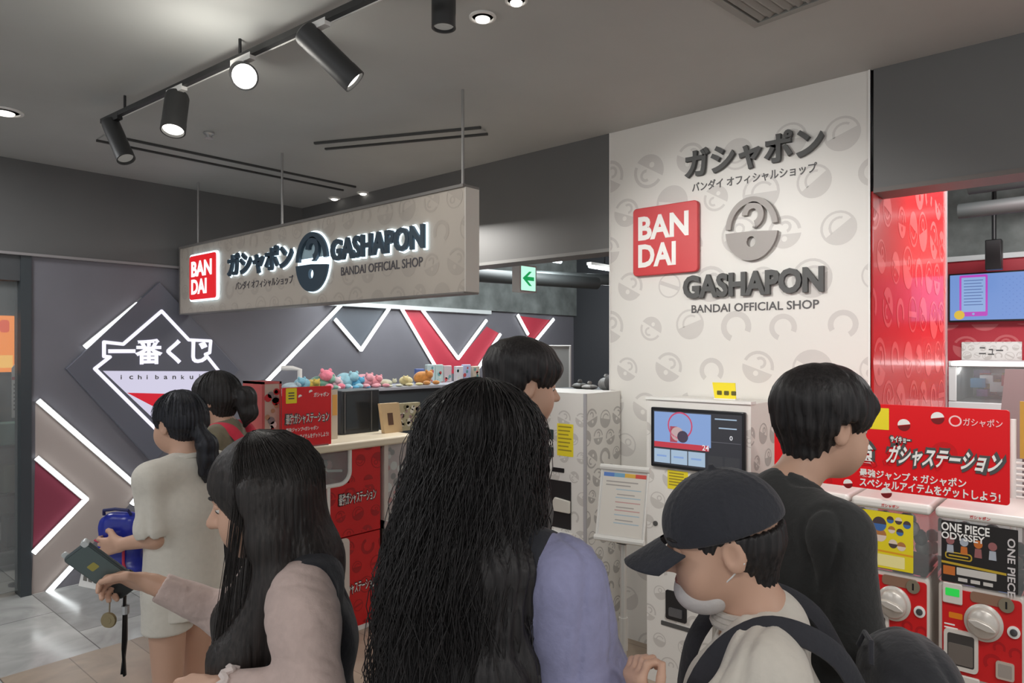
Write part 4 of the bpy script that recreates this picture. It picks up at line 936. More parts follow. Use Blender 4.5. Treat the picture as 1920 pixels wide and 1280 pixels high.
b.build('guide_sheet', [mat('paper', (222, 216, 206), .6), mat('rb_blue', (90, 130, 200), .5), mat('rb_sky', (120, 170, 200), .5), mat('rb_amber', (226, 180, 70), .5), mat('rb_red', (214, 80, 70), .5), mat('ink_grey', (170, 164, 158), .6), mat('ink_blue', (176, 196, 206), .6), mat('ink_red', (206, 160, 156), .6)], t)
b = MB(); b.cyl((X0, Y0 + .03, 0.015), (X0, Y0 + .03, zB_ - .005), .013); b.cyl((X0, Y0 + .03, .42), (X0, Y0 + .03, .55), .018); b.build('pole', mat('pole_silver', (200, 198, 192), .35, .4), t, smooth=True)
b = MB(); b.cyl((X0, Y0 + .03, 0), (X0, Y0 + .03, .015), .15, n=40); b.build('base', mat('pole_silver', (200, 198, 192), .35, .4), t)
MB().box(X0 - .02, X0 + .02, Y0 + .012, Y0 + .045, zB_ - .02, zB_ + .02).build('bracket', CHAR, t)

# ================================================================== CAPSULE MACHINES
MW, MH, MD = .272, .6, .34
def capsule_machine():
    t = thing('capsule_machine', '', 'capsule machine')
    F = frame('y', 0)
    b = MB(F); b.prism(rrect(-MW / 2, MW / 2, 0, .345, .02), -MD, 0, 0); b.build('body', mat('machine_white', (214, 208, 200), .4), t, bevel=.008)
    b = MB(F); b.prism(rrect(-MW / 2 + .014, MW / 2 - .008, .035, .325, .012), 0, .005, 0)
    for (x, y, r) in ((.04, .075, .03), (.11, .12, .022), (.06, .13, .02), (-.1, .03 + .025, .02)):
        for q in arc_strip(x, y + .03, r * .6, r, -30, 220, 12):
            q = clip(q, -MW / 2 + .016, MW / 2 - .01, .04, .32)
            if q: b.poly(q, .0056, 1)
    b.poly(rrect(-.1, -.055, .225, .245, .004), .0056, 2)
    for k in range(3): b.poly(rrect(-.115, -.08 + .01 * k, .2 - k * .012, .205 - k * .012, .001), .0056, 3)
    b.build('front_panel', [mat('machine_red', (204, 34, 36), .35), mat('machine_red_print', (178, 30, 34), .35), mat('machine_orange', (226, 130, 30), .4), PWHITE], t)
    b = MB(F); b.prism(rrect(-MW / 2 - .008, MW / 2 + .008, MH - .035, MH, .014), -MD, .02); b.build('lid', mat('lid_white', (226, 222, 216), .4), t, bevel=.012, seg=3)
    b = MB(F); put_text(b, 'ガシャポン', -.03, .035, MH - .024, MH - .012, .0201, .021, bold=.02); b.build('lid_lettering', mat('lid_red', (200, 60, 60), .5), t)
    b = MB(F); b.prism(rrect(-MW / 2, MW / 2, .345, MH - .035, .012), -MD + .01, .006); b.build('clear_case', GLASS, t)
    rnd = random.Random(17); b = MB(F)
    for k in range(22):
        b.ball((rnd.uniform(-.1, .1), .375 + rnd.random() * .13, -.05 - rnd.random() * .24), .026, 10, 8, k % 4)
    o = b.build('capsules', [mat('cap_white', (210, 204, 200), .3), mat('cap_grey', (150, 150, 150), .3), mat('cap_teal', (90, 140, 130), .3), mat('cap_smoke', (110, 112, 116), .3)], t, smooth=True); o['kind'] = 'stuff'
    b = MB(F); b.prism(rrect(-.03, .098, .295, .33, .012), .005, .008, 0); b.prism(circle(.082, .306, .024, n=28), .008, .012, 1); b.prism(rrect(.079, .085, .294, .318, .001), .012, .0125, 2); b.build('coin_plate', [mat('coin_bronze', (150, 116, 96), .4, .2), mat('coin_disc', (150, 140, 120), .35, .4), BLACK], t)
    b = MB(F); b.prism(rrect(-MW / 2 + .016, -.055, .275, .345, .006), .005, .012); c_ = b.build('counter_frame', mat('machine_white', (214, 208, 200), .4), t, bevel=.003)
    b = MB(F); b.prism(rrect(-MW / 2 + .026, -.064, .302, .328, .003), .012, .013); b.build('counter_display', emit('counter_green', (30, 200, 70), .9), c_)
    b = MB(F); c = Vector((.012, .232, .005)); b.lathe([(.062, 0), (.062, .006), (.056, .01), (.052, .011), (.05, .02), (.042, .028), (.001, .032)], c, (0, 0, 1), 40); d_ = b.build('dial', mat('dial_pearl', (206, 200, 192), .3, .25), t, smooth=True, angle=50)
    b = MB(F @ Matrix.Translation((.012, .232, 0)) @ Matrix.Rotation(-.25, 4, 'Z')); b.prism([(-.045, -.004), (-.02, -.013), (.02, -.013), (.045, -.004), (.045, .004), (.02, .013), (-.02, .013), (-.045, .004)], .03, .05); b.build('dial_grip', mat('dial_pearl', (206, 200, 192), .3, .25), d_, bevel=.005)
    b = MB(F); b.lathe([(.02, 0), (.02, .005), (.014, .006)], (.104, .222, .005), (0, 0, 1), 24, 0); b.lathe([(.013, 0), (.011, .008), (.004, .009)], (.104, .222, .007), (0, 0, 1), 20, 1); b.build('key_lock', [PALE, mat('lock_steel', (96, 96, 98), .3, .6)], t)
    b = MB(F); b.prism(rrect(-.115, -.004, .055, .19, .016), .004, .016, 0); b.prism(rrect(-.103, -.016, .07, .178, .008), .016, .0165, 1); b.prism(rrect(-.1, -.02, .075, .145, .006), .0165, .018, 2)
    b.build('outlet', [mat('machine_white', (214, 208, 200), .4), mat('outlet_dark', (66, 62, 60), .4), mat('outlet_flap', (112, 104, 98), .25)], t, bevel=.002)
    b = MB(F); b.prism(rrect(.05, .106, .06, .118, .008), .004, .012, 0); b.prism(rrect(.057, .099, .067, .111, .004), .012, .0125, 1); b.build('coin_return', [mat('return_beige', (190, 176, 164), .4), mat('return_grey', (160, 150, 142), .4)], t)
    b = MB(F); b.prism(rrect(-.115, .0, .0, .04, .006), .003, .014); b.build('lower_lip', mat('machine_white', (214, 208, 200), .4), t, bevel=.004)
    return t
def poster(t, kind):
    F = frame('y', 0); b = MB(F); u0, u1, v0, v1 = -.124, .082, .352, .556
    if kind == 'yellow':
        b.prism(rrect(u0, u1, v0, v1, .003), .0065, .0072, 0); b.poly(rrect(u0 + .02, u1 - .03, v0 + .008, v0 + .05, .003), .0074, 1)
        b.poly([(u0, v0 + .06), (u1, v0 + .055), (u1, v0 + .062), (u0, v0 + .067)], .0074, 2)
        rnd = random.Random(6)
        for k, (x, y, r) in enumerate(((-.085, .5, .026), (-.04, .51, .026), (-.082, .465, .02), (-.038, .47, .024), (.0, .53, .013), (.03, .53, .013), (.005, .495, .013), (.035, .49, .013), (.01, .445, .016), (.04, .44, .016), (.06, .52, .014))):
            b.poly(circle(x, y, r, n=18), .0076, 3 + k % 3); b.poly(circle(x, y, r, 180, 360, 12), .0078, 4 + (k + 1) % 3)
        b.build('poster', [mat('poster_yellow', (232, 212, 40), .45), mat('poster_cream', (244, 232, 160), .45), mat('poster_orange', (226, 160, 40), .45), mat('poster_brown', (180, 120, 70), .45), mat('poster_ink', (80, 66, 66), .45), mat('poster_skin', (226, 206, 190), .45), mat('poster_blue', (70, 110, 170), .45)], t)
    else:
        b.prism(rrect(u0, u1 + .035, v0 - .005, v1, .003), .0065, .0072, 0)
        rnd = random.Random(9)
        for k in range(4):
            x = -.095 + k * .045; b.poly(circle(x, .49, .014, n=14), .0076, 1 + k % 3); b.poly([(x - .01, .475), (x + .01, .475), (x + .012, .445), (x - .012, .445)], .0076, 1 + (k + 1) % 3)
        b.poly([(u0, v0 + .058), (u1, v0 + .05), (u1, v0 + .058), (u0, v0 + .066)], .0076, 4)
        b.poly(rrect(u0 + .006, u0 + .045, v0 + .02, v0 + .05, .002), .0076, 3); b.poly(rrect(u0 + .05, u1 - .03, v0 + .025, v0 + .05, .002), .0076, 5)
        for k in range(3): b.poly(rrect(u0 + .055 + k * .04, u0 + .085 + k * .04, v0 + .004, v0 + .016, .001), .0076, 5)
        b.poly(rrect(u0 + .012, u0 + .1, v0 + .075, v0 + .1, .01), .0076, 4); b.poly(rrect(u0 + .016, u0 + .096, v0 + .079, v0 + .096, .008), .0078, 0)
        b.poly(rrect(u0 + .024, u0 + .088, v0 + .085, v0 + .09, .002), .0082, 4)
        b.build('poster', [mat('poster_black', (40, 38, 38), .4), mat('poster_mauve', (150, 96, 96), .45), mat('poster_grey2', (170, 176, 186), .45), mat('poster_rust', (196, 110, 50), .45), mat('poster_gold', (190, 160, 50), .45), mat('poster_pale', (200, 196, 190), .45)], t)
        b = MB(F); put_text(b, 'ONE PIECE', u0, u0 + .155, v1 - .035, v1 - .006, .0076, .009, bold=.02); put_text(b, 'ODYSSEY', u0, u0 + .14, v1 - .062, v1 - .038, .0076, .009, bold=.02); b.build('title_lettering', PWHITE, t)
        b = MB(F @ Matrix.Translation((u1 + .003, v1 - .03, 0)) @ Matrix.Rotation(-math.pi / 2, 4, 'Z')); put_text(b, 'ONE PIECE', 0, .19, 0, .024, .0082, .0095, bold=.02); b.build('side_lettering', mat('side_letter', (206, 200, 200), .45), t)
YG = 2.78
zg = uv(1600, 928, 'y', YG)[1]      # top of the lids
px0 = uv(1590, 930, 'y', YG)[0]; px1 = uv(1745, 945, 'y', YG)[0]; pitch = px1 - px0
zg0 = zg - MH
proto = capsule_machine(); other = copy_tree(proto)
poster(proto, 'yellow'); poster(other, 'dark')
GRP = 'capsule machines under the red banner'
bpy.context.view_layer.update()
xs = [px0 + MW / 2 + .008 + k * pitch for k in range(-1, 3)]
lab = {(-1, 1): 'white lidded capsule machine mostly hidden behind the man, left of the yellow poster machine', (0, 1): 'red capsule machine with a yellow poster behind the man in black', (1, 1): 'red capsule machine with a black poster and a glowing green counter', (2, 1): 'capsule machine at the right edge of the picture beside the black poster machine',
       (0, 0): 'lower capsule machine under the yellow poster machine', (1, 0): 'lower capsule machine under the black poster machine', (-1, 0): 'lower capsule machine hidden behind the man in black', (2, 0): 'lower capsule machine at the right edge of the picture'}
for k in range(-1, 3):
    for r in (1, 0):
        src = other if (k == 1 and r == 1) or (k == -1 and r == 0) else proto
        if k == 0 and r == 1: o = proto
        elif k == 1 and r == 1: o = other
        else: o = copy_tree(src)
        o.location = (xs[k + 1], YG, zg0 if r else zg0 - MH - .004); o.scale = (.89, 1, 1); o['label'] = lab[(k, r)]; o['group'] = GRP
t = thing('machine_plinth', 'white plinth under the two rows of capsule machines', 'plinth', (xs[1], YG + .17, 0))
b = MB(); zz = zg0 - MH - .004
b.box(xs[0] - MW / 2 - .01, xs[3] + MW / 2 + .01, YG + .01, YG + MD, 0, max(.01, zz)); b.build('plinth', PALE, t)
# banner
f6 = frame('y', YG - .024); u0, v1 = uv(1452, 757, 'y', YG - .024); u1, vr = uv(1893, 769, 'y', YG - .024); _, v0 = uv(1893, 948, 'y', YG - .024); v1 = vr
t = thing('red_banner', 'large red banner board with white katakana above the capsule machines', 'sign', ((u0 + u1) / 2, YG, zg))
b = MB(f6); b.prism(rrect(u0, u1, v0, v1, .01), -.012, 0, 0)
W = u1 - u0; H = v1 - v0
def bx(px, py): return uv(px, py, 'y', YG - .024)
for q in (((1535, 900), .05), ((1770, 850), .04), ((1480, 800), .05)):
    c = bx(*q[0])
    for p in arc_strip(c[0], c[1], q[1] * .6, q[1], -30, 220, 14):
        p = clip(p, u0 + .002, u1 - .002, v0 + .002, v1 - .002)
        if p: b.poly(p, .0006, 1)
b.build('board', [mat('banner_red', (226, 22, 30), .4), mat('banner_red_print', (206, 24, 30), .4)], t)
b = MB(f6); a, c = bx(1640, 762), bx(1667, 806); b.poly(rrect(a[0] - .03, c[0], c[1], a[1] - .004, .002), .001); b.build('yellow_tag', YELLOW, t)
for (px, py, rr) in ((1695, 795, .02), (1758, 782, .02), (1662, 922, .018), (1590, 905, .016), (1458, 878, .02)):
    b = MB(f6); c = bx(px, py); b.poly(circle(c[0], c[1] - .002, rr, 10, 190, 16), .001, 0); b.poly(circle(c[0], c[1] - .004, rr, 190, 370, 16), .001, 1); b.build('capsule_print', [PWHITE, mat('capsule_shade', (120, 20, 24), .5)], t)
for grow, bo, w0, w1, m, nm in ((.012, .11, .001, .003, CHAR, 'lettering_shadow'), (0, .03, .003, .005, PWHITE, 'lettering')):
    b = MB(f6); sl = .22
    text_px(b, '最強', 'y', YG - .024, 1555, 822, 862, 1638, w0, w1, bold=bo * .6, grow=grow, slant=0); b.build(nm, m, t); b = MB(f6)
    text_px(b, 'ガシャステーション', 'y', YG - .024, 1660, 832, 868, 1872, w0, w1, bold=bo, grow=grow, slant=.25); b.build(nm, m, t); b = MB(f6)
    text_px(b, 'サイキョー', 'y', YG - .024, 1670, 817, 828, 1707, w0, w1, bold=bo, grow=grow * .4, slant=0)
    b.build(nm, m, t)
b = MB(f6); text_px(b, '最強ジャンプ × ガシャポン', 'y', YG - .024, 1612, 877, 893, 1812, .001, .003, bold=.02); b.build('slogan_lettering', PWHITE, t)
b = MB(f6); text_px(b, 'スペシャルアイテムをゲットしよう!', 'y', YG - .024, 1612, 894, 911, 1876, .001, .003, bold=.025); b.build('slogan_lettering', PWHITE, t)
b = MB(f6); c = bx(1791, 789)
for q in arc_strip(c[0], c[1], .014, .019, 0, 360, 20): b.poly(q, .001)
text_px(b, 'ガシャポン', 'y', YG - .024, 1806, 783, 798, 1880, .001, .003, bold=.01); b.build('logo_lettering', mat('pink_white', (250, 200, 200), .5), t)
# striped white rack right of the banner
q = uv(1900, 890, 'y', 3.3)
t = thing('leaflet_rack', 'white wire leaflet rack behind the right end of the red banner', 'rack', (q[0] + .15, 3.3, 0))
b = MB()
for k in range(7): b.tube([(q[0], 3.3, 1.05 + k * .022), (q[0] + .35, 3.3, 1.05 + k * .022)], .006, 6)
for x in (q[0], q[0] + .35): b.cyl((x, 3.3, 0), (x, 3.3, 1.35), .01)
b.build('wire_frame', PALE, t)
for k, c in enumerate(((190, 150, 60), (180, 60, 70), (150, 150, 160))):
    MB().box(q[0] + .02 + k * .1, q[0] + .1 + k * .1, 3.305, 3.32, 1.2, 1.42 + .02 * k).build('leaflet', mat('leaf_%d' % k, c, .5), t)
# ================================================================== PEOPLE: distance fields turned into one skin per body, garment or head of hair
V = Vector
class Field:
    def __init__(s, lo, hi, h):
        s.h = h; s.lo = np.array(lo, float); s.n = np.ceil((np.array(hi) - s.lo) / h).astype(int) + 1
        s.f = np.full(tuple(s.n), 1.0, np.float32)
    def reg(s, lo, hi):
        a = np.clip(np.floor((np.array(lo) - s.lo) / s.h).astype(int), 0, s.n); b = np.clip(np.ceil((np.array(hi) - s.lo) / s.h).astype(int) + 1, 0, s.n)
        if np.any(b <= a): return None
        sl = tuple(slice(int(a[i]), int(b[i])) for i in range(3))
        ax = [(s.lo[i] + s.h * np.arange(a[i], b[i])).astype(np.float32) for i in range(3)]
        return sl, ax[0][:, None, None], ax[1][None, :, None], ax[2][None, None, :]
    def put(s, d, sl, k, op):
        a = s.f[sl]
        if op == 'add':
            if k > 0:
                hh = np.clip(.5 + .5 * (a - d) / k, 0, 1); s.f[sl] = a + (d - a) * hh - k * hh * (1 - hh)
            else: s.f[sl] = np.minimum(a, d)
        else:
            d = -d
            if k > 0:
                hh = np.clip(.5 - .5 * (a - d) / k, 0, 1); s.f[sl] = a + (d - a) * hh + k * hh * (1 - hh)
            else: s.f[sl] = np.maximum(a, d)
    def cone(s, p0, p1, r0, r1, k=.02, op='add', ax=None, fl=1.0):
        p0 = np.array(p0, float); p1 = np.array(p1, float); m = max(r0, r1) * max(1, fl) + k + 3 * s.h
        g = s.reg(np.minimum(p0, p1) - m, np.maximum(p0, p1) + m)
        if g is None: return s
        sl, X, Y, Z = g; v = p1 - p0; L2 = max(1e-9, float(v @ v))
        x, y, z = X - p0[0], Y - p0[1], Z - p0[2]
        t = np.clip((x * v[0] + y * v[1] + z * v[2]) / L2, 0, 1)
        x, y, z = x - t * v[0], y - t * v[1], z - t * v[2]
        q = x * x + y * y + z * z
        if ax is not None:
            c = x * ax[0] + y * ax[1] + z * ax[2]; q = q - c * c + (c / fl) ** 2
        s.put(np.sqrt(q) - (r0 + (r1 - r0) * t), sl, k, op); return s
    def chain(s, pts, rs, k=.02, **kw):
        for i in range(len(pts) - 1): s.cone(pts[i], pts[i + 1], rs[i], rs[i + 1], k, **kw)
        return s
    def econe(s, p0, p1, a0, a1, lat=(1, 0, 0), k=.03, op='add'):
        p0 = np.array(p0, float); p1 = np.array(p1, float); m = max(a0 + a1) + k + 3 * s.h
        g = s.reg(np.minimum(p0, p1) - m, np.maximum(p0, p1) + m)
        if g is None: return s
        sl, X, Y, Z = g; v = p1 - p0; L = float(np.sqrt(v @ v)); u = v / L; lat = np.array(lat, float); lat = lat - u * (lat @ u); lat /= np.sqrt(lat @ lat); dep = np.cross(u, lat)
        x, y, z = X - p0[0], Y - p0[1], Z - p0[2]
        e = x * u[0] + y * u[1] + z * u[2]; t = np.clip(e / L, 0, 1); ex = e - t * L
        W = a0[0] + (a1[0] - a0[0]) * t; D = a0[1] + (a1[1] - a0[1]) * t; mn = np.minimum(W, D)
        a = (x * lat[0] + y * lat[1] + z * lat[2]) / W; b = (x * dep[0] + y * dep[1] + z * dep[2]) / D
        s.put((np.sqrt(a * a + b * b + (ex / mn) ** 2) - 1) * mn, sl, k, op); return s
    def ell(s, c, r, R=None, k=.02, op='add'):
        m = max(r) + k + 3 * s.h; c = np.array(c, float); g = s.reg(c - m, c + m)
        if g is None: return s
        sl, X, Y, Z = g; x, y, z = X - c[0], Y - c[1], Z - c[2]
        if R is not None: x, y, z = [x * R[0][i] + y * R[1][i] + z * R[2][i] for i in range(3)]
        k0 = np.sqrt((x / r[0]) ** 2 + (y / r[1]) ** 2 + (z / r[2]) ** 2); k1 = np.sqrt((x / r[0] ** 2) ** 2 + (y / r[1] ** 2) ** 2 + (z / r[2] ** 2) ** 2)
        s.put(k0 * (k0 - 1) / np.maximum(k1, 1e-5), sl, k, op); return s
    def plane(s, p, n, k=.004):      # removes what lies on the side n points to
        n = np.array(n, float); n /= np.sqrt(n @ n); g = s.reg(s.lo, s.lo + s.h * s.n)
        sl, X, Y, Z = g; s.put(-((X - p[0]) * n[0] + (Y - p[1]) * n[1] + (Z - p[2]) * n[2]), sl, k, 'sub'); return s
    def warp(s, fn):
        g = s.reg(s.lo, s.lo + s.h * s.n); s.f += fn(g[1], g[2], g[3]).astype(np.float32); return s
    def mesh(s):
        f = s.f; f[0] = f[-1] = 1; f[:, 0] = f[:, -1] = 1; f[:, :, 0] = f[:, :, -1] = 1
        neg = f < 0; nx, ny, nz = f.shape; C = (nx - 1, ny - 1, nz - 1)
        cnt = np.zeros(C, np.int8); 
        for i in (0, 1):
            for j in (0, 1):
                for k in (0, 1): cnt += neg[i:nx - 1 + i, j:ny - 1 + j, k:nz - 1 + k]
        cells = np.argwhere((cnt > 0) & (cnt < 8)); idx = np.full(C, -1, np.int64); idx[tuple(cells.T)] = np.arange(len(cells))
        acc = np.zeros((len(cells), 3)); num = np.zeros(len(cells)); crn = [(i, j, k) for i in (0, 1) for j in (0, 1) for k in (0, 1)]
        for a in crn:
            for ax in range(3):
                if a[ax]: continue
                b = list(a); b[ax] = 1
                fa = f[cells[:, 0] + a[0], cells[:, 1] + a[1], cells[:, 2] + a[2]]; fb = f[cells[:, 0] + b[0], cells[:, 1] + b[1], cells[:, 2] + b[2]]
                c = (fa < 0) != (fb < 0); t = np.where(c, fa / np.where(c, fa - fb, 1), 0)
                p = np.array(a, float)[None] + np.zeros((len(cells), 3)); p[:, ax] += t; acc += p * c[:, None]; num += c
        vs = s.lo + s.h * (cells + acc / num[:, None])
        fs = []
        for ax in range(3):
            sl0 = [slice(1, -1)] * 3; sl1 = [slice(1, -1)] * 3; sl0[ax] = slice(0, -1); sl1[ax] = slice(1, None)
            A = neg[tuple(sl0)]; B = neg[tuple(sl1)]; off = np.array([1, 1, 1]); off[ax] = 0
            o1, o2 = (ax + 1) % 3, (ax + 2) % 3
            for flip, msk in ((0, A & ~B), (1, ~A & B)):
                e = np.argwhere(msk) + off
                if not len(e): continue
                q = []
                for d1, d2 in ((1, 1), (0, 1), (0, 0), (1, 0)):
                    c = e.copy(); c[:, o1] -= d1; c[:, o2] -= d2; q.append(idx[c[:, 0], c[:, 1], c[:, 2]])
                q = np.stack(q, 1); fs.append(q[:, ::-1] if flip else q)
        return vs, np.concatenate(fs)
    def build(s, name, mats, parent, paint=None, extra=None):
        vs, fs = s.mesh(); nv = len(vs)
        if extra and extra.v:
            ev = np.array([tuple(p) for p in extra.v]); vs = np.concatenate([vs, ev])
        me = bpy.data.meshes.new(name)
        fl = [tuple(int(i) for i in q) for q in fs]
        if extra and extra.v: fl += [tuple(i + nv for i in q) for q in extra.f]
        me.from_pydata(vs.tolist(), [], fl)
        mats = mats if isinstance(mats, (list, tuple)) else [mats]
        for m in mats: me.materials.append(m)
        if paint is not None:
            c = vs[fs].mean(1); mi = np.zeros(len(fl), np.int32); mi[:len(fs)] = paint(c); me.polygons.foreach_set('material_index', mi)
        me.polygons.foreach_set('use_smooth', [True] * len(fl))
        o = bpy.data.objects.new(name, me); COL.objects.link(o); o.parent = parent; WM[o.name] = WM[parent.name]
        return o

def fabric(name, c, var=.06, scale=60, bump=.25, rough=.85, sheen=.15): return mat(name, c, rough, var=var, scale=scale, bump=bump, sheen=sheen)
SKIN = mat('skin', (206, 164, 140), .5, var=.03, scale=14)
LIP = mat('lips', (176, 108, 100), .45)
EYEW = mat('eye_white', (226, 222, 216), .2); IRIS = mat('iris', (36, 24, 18), .15)
HAIR = hairmat('hair_black', (38, 35, 35))
HAIRB = hairmat('hair_brown', (42, 32, 28))

class Person:
    def __init__(s, label, px, d, face, H, head=(0, 0), headfwd=0.0, lean=0.0, headz=0.0, hs=1.0, name='person'):
        p = AT(px, HOR, d); wx, wy = face[0] * RX + face[1] * FX, face[0] * RY + face[1] * FY
        s.t = thing(name, label, 'person', (p.x, p.y, 0), math.atan2(-wx, wy)); s.M = WM[s.t.name]; s.I = s.M.inverted()
        s.H = H; s.hs = hs
        s.neck = V((0, lean * .9 - .01, .84 * H)); s.chest = V((0, lean * .7, .72 * H)); s.waist = V((0, lean * .3, .61 * H)); s.hip = V((0, 0, .52 * H))
        s.hc = V((0, lean + headfwd + .012, .936 * H + headz))
        s.R = Matrix.Rotation(math.radians(head[0]), 3, 'Z') @ Matrix.Rotation(math.radians(-head[1]), 3, 'X')
        s.sh = {1: V((.108 * H, lean * .85, .808 * H)), -1: V((-.108 * H, lean * .85, .808 * H))}
        s.el = {}; s.wr = {}
        for g in (1, -1):
            s.el[g] = s.sh[g] + V((g * .03 * H, -.01 * H, -.185 * H)); s.wr[g] = s.el[g] + V((0, .05 * H, -.14 * H))
        s.hand = {}
    def loc(s, px, py, d): return s.I @ AT(px, py, d)
    def h(s, x, y, z): return s.hc + s.R @ (V((x, y, z)) * s.hs)
    def dirh(s, x, y, z): return s.R @ V((x, y, z))
    def head_field(s, F, inflate=0):
        R = s.R; q = s.hs; h = s.h; e = lambda c, r, k=.02, op='add': F.ell(h(*c), tuple(x * q for x in r), R, k * q, op)
        e((0, -.012, .028), (.073, .092, .08)); e((0, .022, -.028), (.059, .064, .078), .03); e((0, .046, -.086), (.033, .034, .024), .03)
        e((.032, .05, -.045), (.028, .03, .035), .03); e((-.032, .05, -.045), (.028, .03, .035), .03)
        e((0, .07, .022), (.048, .018, .012), .02)
        for g in (1, -1): e((g * .03, .091, .002), (.017, .013, .010), .012, 'sub')
        F.cone(h(0, .082, .008), h(0, .104, -.026), .007 * q, .0125 * q, .012 * q)
        for g in (1, -1): F.cone(h(g * .009, .093, -.03), h(g * .012, .09, -.03), .008 * q, .007 * q, .008 * q)
        e((0, .083, -.056), (.022, .011, .0055), .006); e((0, .081, -.066), (.02, .011, .006), .006); 
        for g in (1, -1):
            e((g * .074, -.012, -.008), (.009, .02, .031), .008); e((g * .081, -.006, -.004), (.005, .010, .017), .006, 'sub')
        F.chain([h(0, -.022, -.06), s.neck + V((0, -.005, .0)), s.neck + V((0, 0, -.05))], [.052 * q, .05 * q, .062], .03)
    def face_parts(s):
        for g in (1, -1):
            b = MB(s.M); c = s.h(g * .03, .072, .002); b.ball(tuple(c), .0108 * s.hs, 16, 10, 0); c2 = c + s.dirh(0, .003, -.0022) * s.hs; b.ball(tuple(c2), .0085 * s.hs, 14, 10, 1); b.build('eye', [EYEW, IRIS], s.t, smooth=True)
            b = MB(s.M); c3 = c + s.dirh(0, .0006, .0042) * s.hs; b.ball(tuple(c3), (.0118, .0118, .0098), 16, 10); b.build('eyelid', SKIN, s.t, smooth=True)
            b = MB(s.M); b.tube([s.h(g * (.014 + .009 * i), .0905 - .0035 * i * i / 4, .024 + .003 * math.sin(i * .8)) for i in range(5)], [.002, .0032, .0034, .003, .0012], 6); b.build('eyebrow', HAIR, s.t, smooth=True)
    def torso(s, F, g=0, k=.04, wid=1.0, low=True):
        H = s.H; e = lambda w, d: (w * H * wid + g, d * H * wid + g)
        F.econe(s.hip, s.waist, e(.094, .066), e(.076, .054), k=k); F.econe(s.waist, s.chest, e(.076, .054), e(.09, .064), k=k)
        F.econe(s.chest, (s.sh[1] + s.sh[-1]) / 2 + V((0, -.01, -.02)), e(.09, .064), e(.086, .04), k=k)
        for q in (1, -1): F.cone(s.neck + V((0, -.012, -.012)), s.sh[q] + V((-q * .012, -.008, .0)), .036 * H * .8 + g, .03 * H + g, k)
    def arm(s, F, q, g=0, k=.025, upto=1.0, r=(.03, .024, .023, .0155)):
        H = s.H; F.cone(s.sh[q], s.el[q], r[0] * H + g, r[1] * H + g, k)
        if upto > 1.0 or upto == 1.0: F.cone(s.el[q], s.wr[q], r[2] * H + g, r[3] * H + g, k)
    def legs(s, F, stance=.0):
        H = s.H; s.ft = {}
        for q in (1, -1):
            hp = V((q * .052 * H, 0, .5 * H)); kn = V((q * .056 * H, .012 * H + q * stance, .272 * H)); an = V((q * .058 * H, -.012 * H + q * stance * 1.6, .045 * H))
            F.cone(hp, kn, .05 * H, .034 * H, .03); F.cone(kn, an, .033 * H, .02 * H, .02); F.ell(kn.lerp(an, .3) + V((0, -.012 * H, 0)), (.031 * H, .034 * H, .08 * H), None, .03)
            F.cone(an + V((0, -.012, -.025 * H)), an + V((q * .01, .1 * H, -.03 * H)), .022 * H, .018 * H, .02); s.ft[q] = an
    def hands(s, F, q, d, n, curl=(25, 30, 34, 38), thumb=30, r=.0082, spread=6, sc=1.0, thumb_side=None):
        # d: towards the fingers, n: palm normal (out of the palm); the thumb leaves the side of the palm
        d = V(d).normalized(); n = V(n); n = (n - d * n.dot(d)).normalized(); x = d.cross(n) * q if thumb_side is None else d.cross(n) * thumb_side
        w = s.wr[q]; L = .075 * sc
        for o in (-.024, -.008, .008, .024): F.cone(w + x * o * .6 * sc + d * .012, w + d * L + x * o * sc, .0135 * sc, .0105 * sc, .014)
        for i, (o, ln, cu) in enumerate(zip((.026, .0085, -.009, -.0255), (.068, .076, .07, .055), curl)):
            p = w + d * L + x * o * sc; a = math.radians(cu); dd = (d + x * math.tan(math.radians(spread)) * (o / .026)).normalized(); ang = a * .7
            for j, fr in enumerate((.45, .3, .25)):
                dv = dd * math.cos(ang) + n * math.sin(ang); p2 = p + dv * ln * fr * sc
                F.cone(p, p2, (r - .0006 * j) * sc, (r - .0006 * (j + 1)) * sc, .004); p = p2; ang += a
        tb = w + d * .024 * sc + x * .024 * sc; ta = math.radians(thumb)
        t1 = tb + (d * .62 + x * .68 + n * .3).normalized() * .036 * sc; t2 = t1 + (d * .85 + x * (.6 - ta) + n * (.25 + ta * .6)).normalized() * .03 * sc; t3 = t2 + (d * .95 + x * (.3 - ta) + n * (.2 + ta)).normalized() * .024 * sc
        F.cone(tb, t1, .0125 * sc, .0105 * sc, .012); F.cone(t1, t2, .0098 * sc, .009 * sc, .004); F.cone(t2, t3, .009 * sc, .0075 * sc, .004)
        return t3
    def bounds(s, extra=()):
        pts = [s.hc, s.sh[1], s.sh[-1], s.el[1], s.el[-1], s.wr[1], s.wr[-1], V((0, .2, 0)), V((0, -.12, 0)), V((.2, 0, 0)), V((-.2, 0, 0))] + list(extra)
        lo = [min(p[i] for p in pts) - .14 for i in range(3)]; hi = [max(p[i] for p in pts) + .14 for i in range(3)]; lo[2] = -.02
        return lo, hi
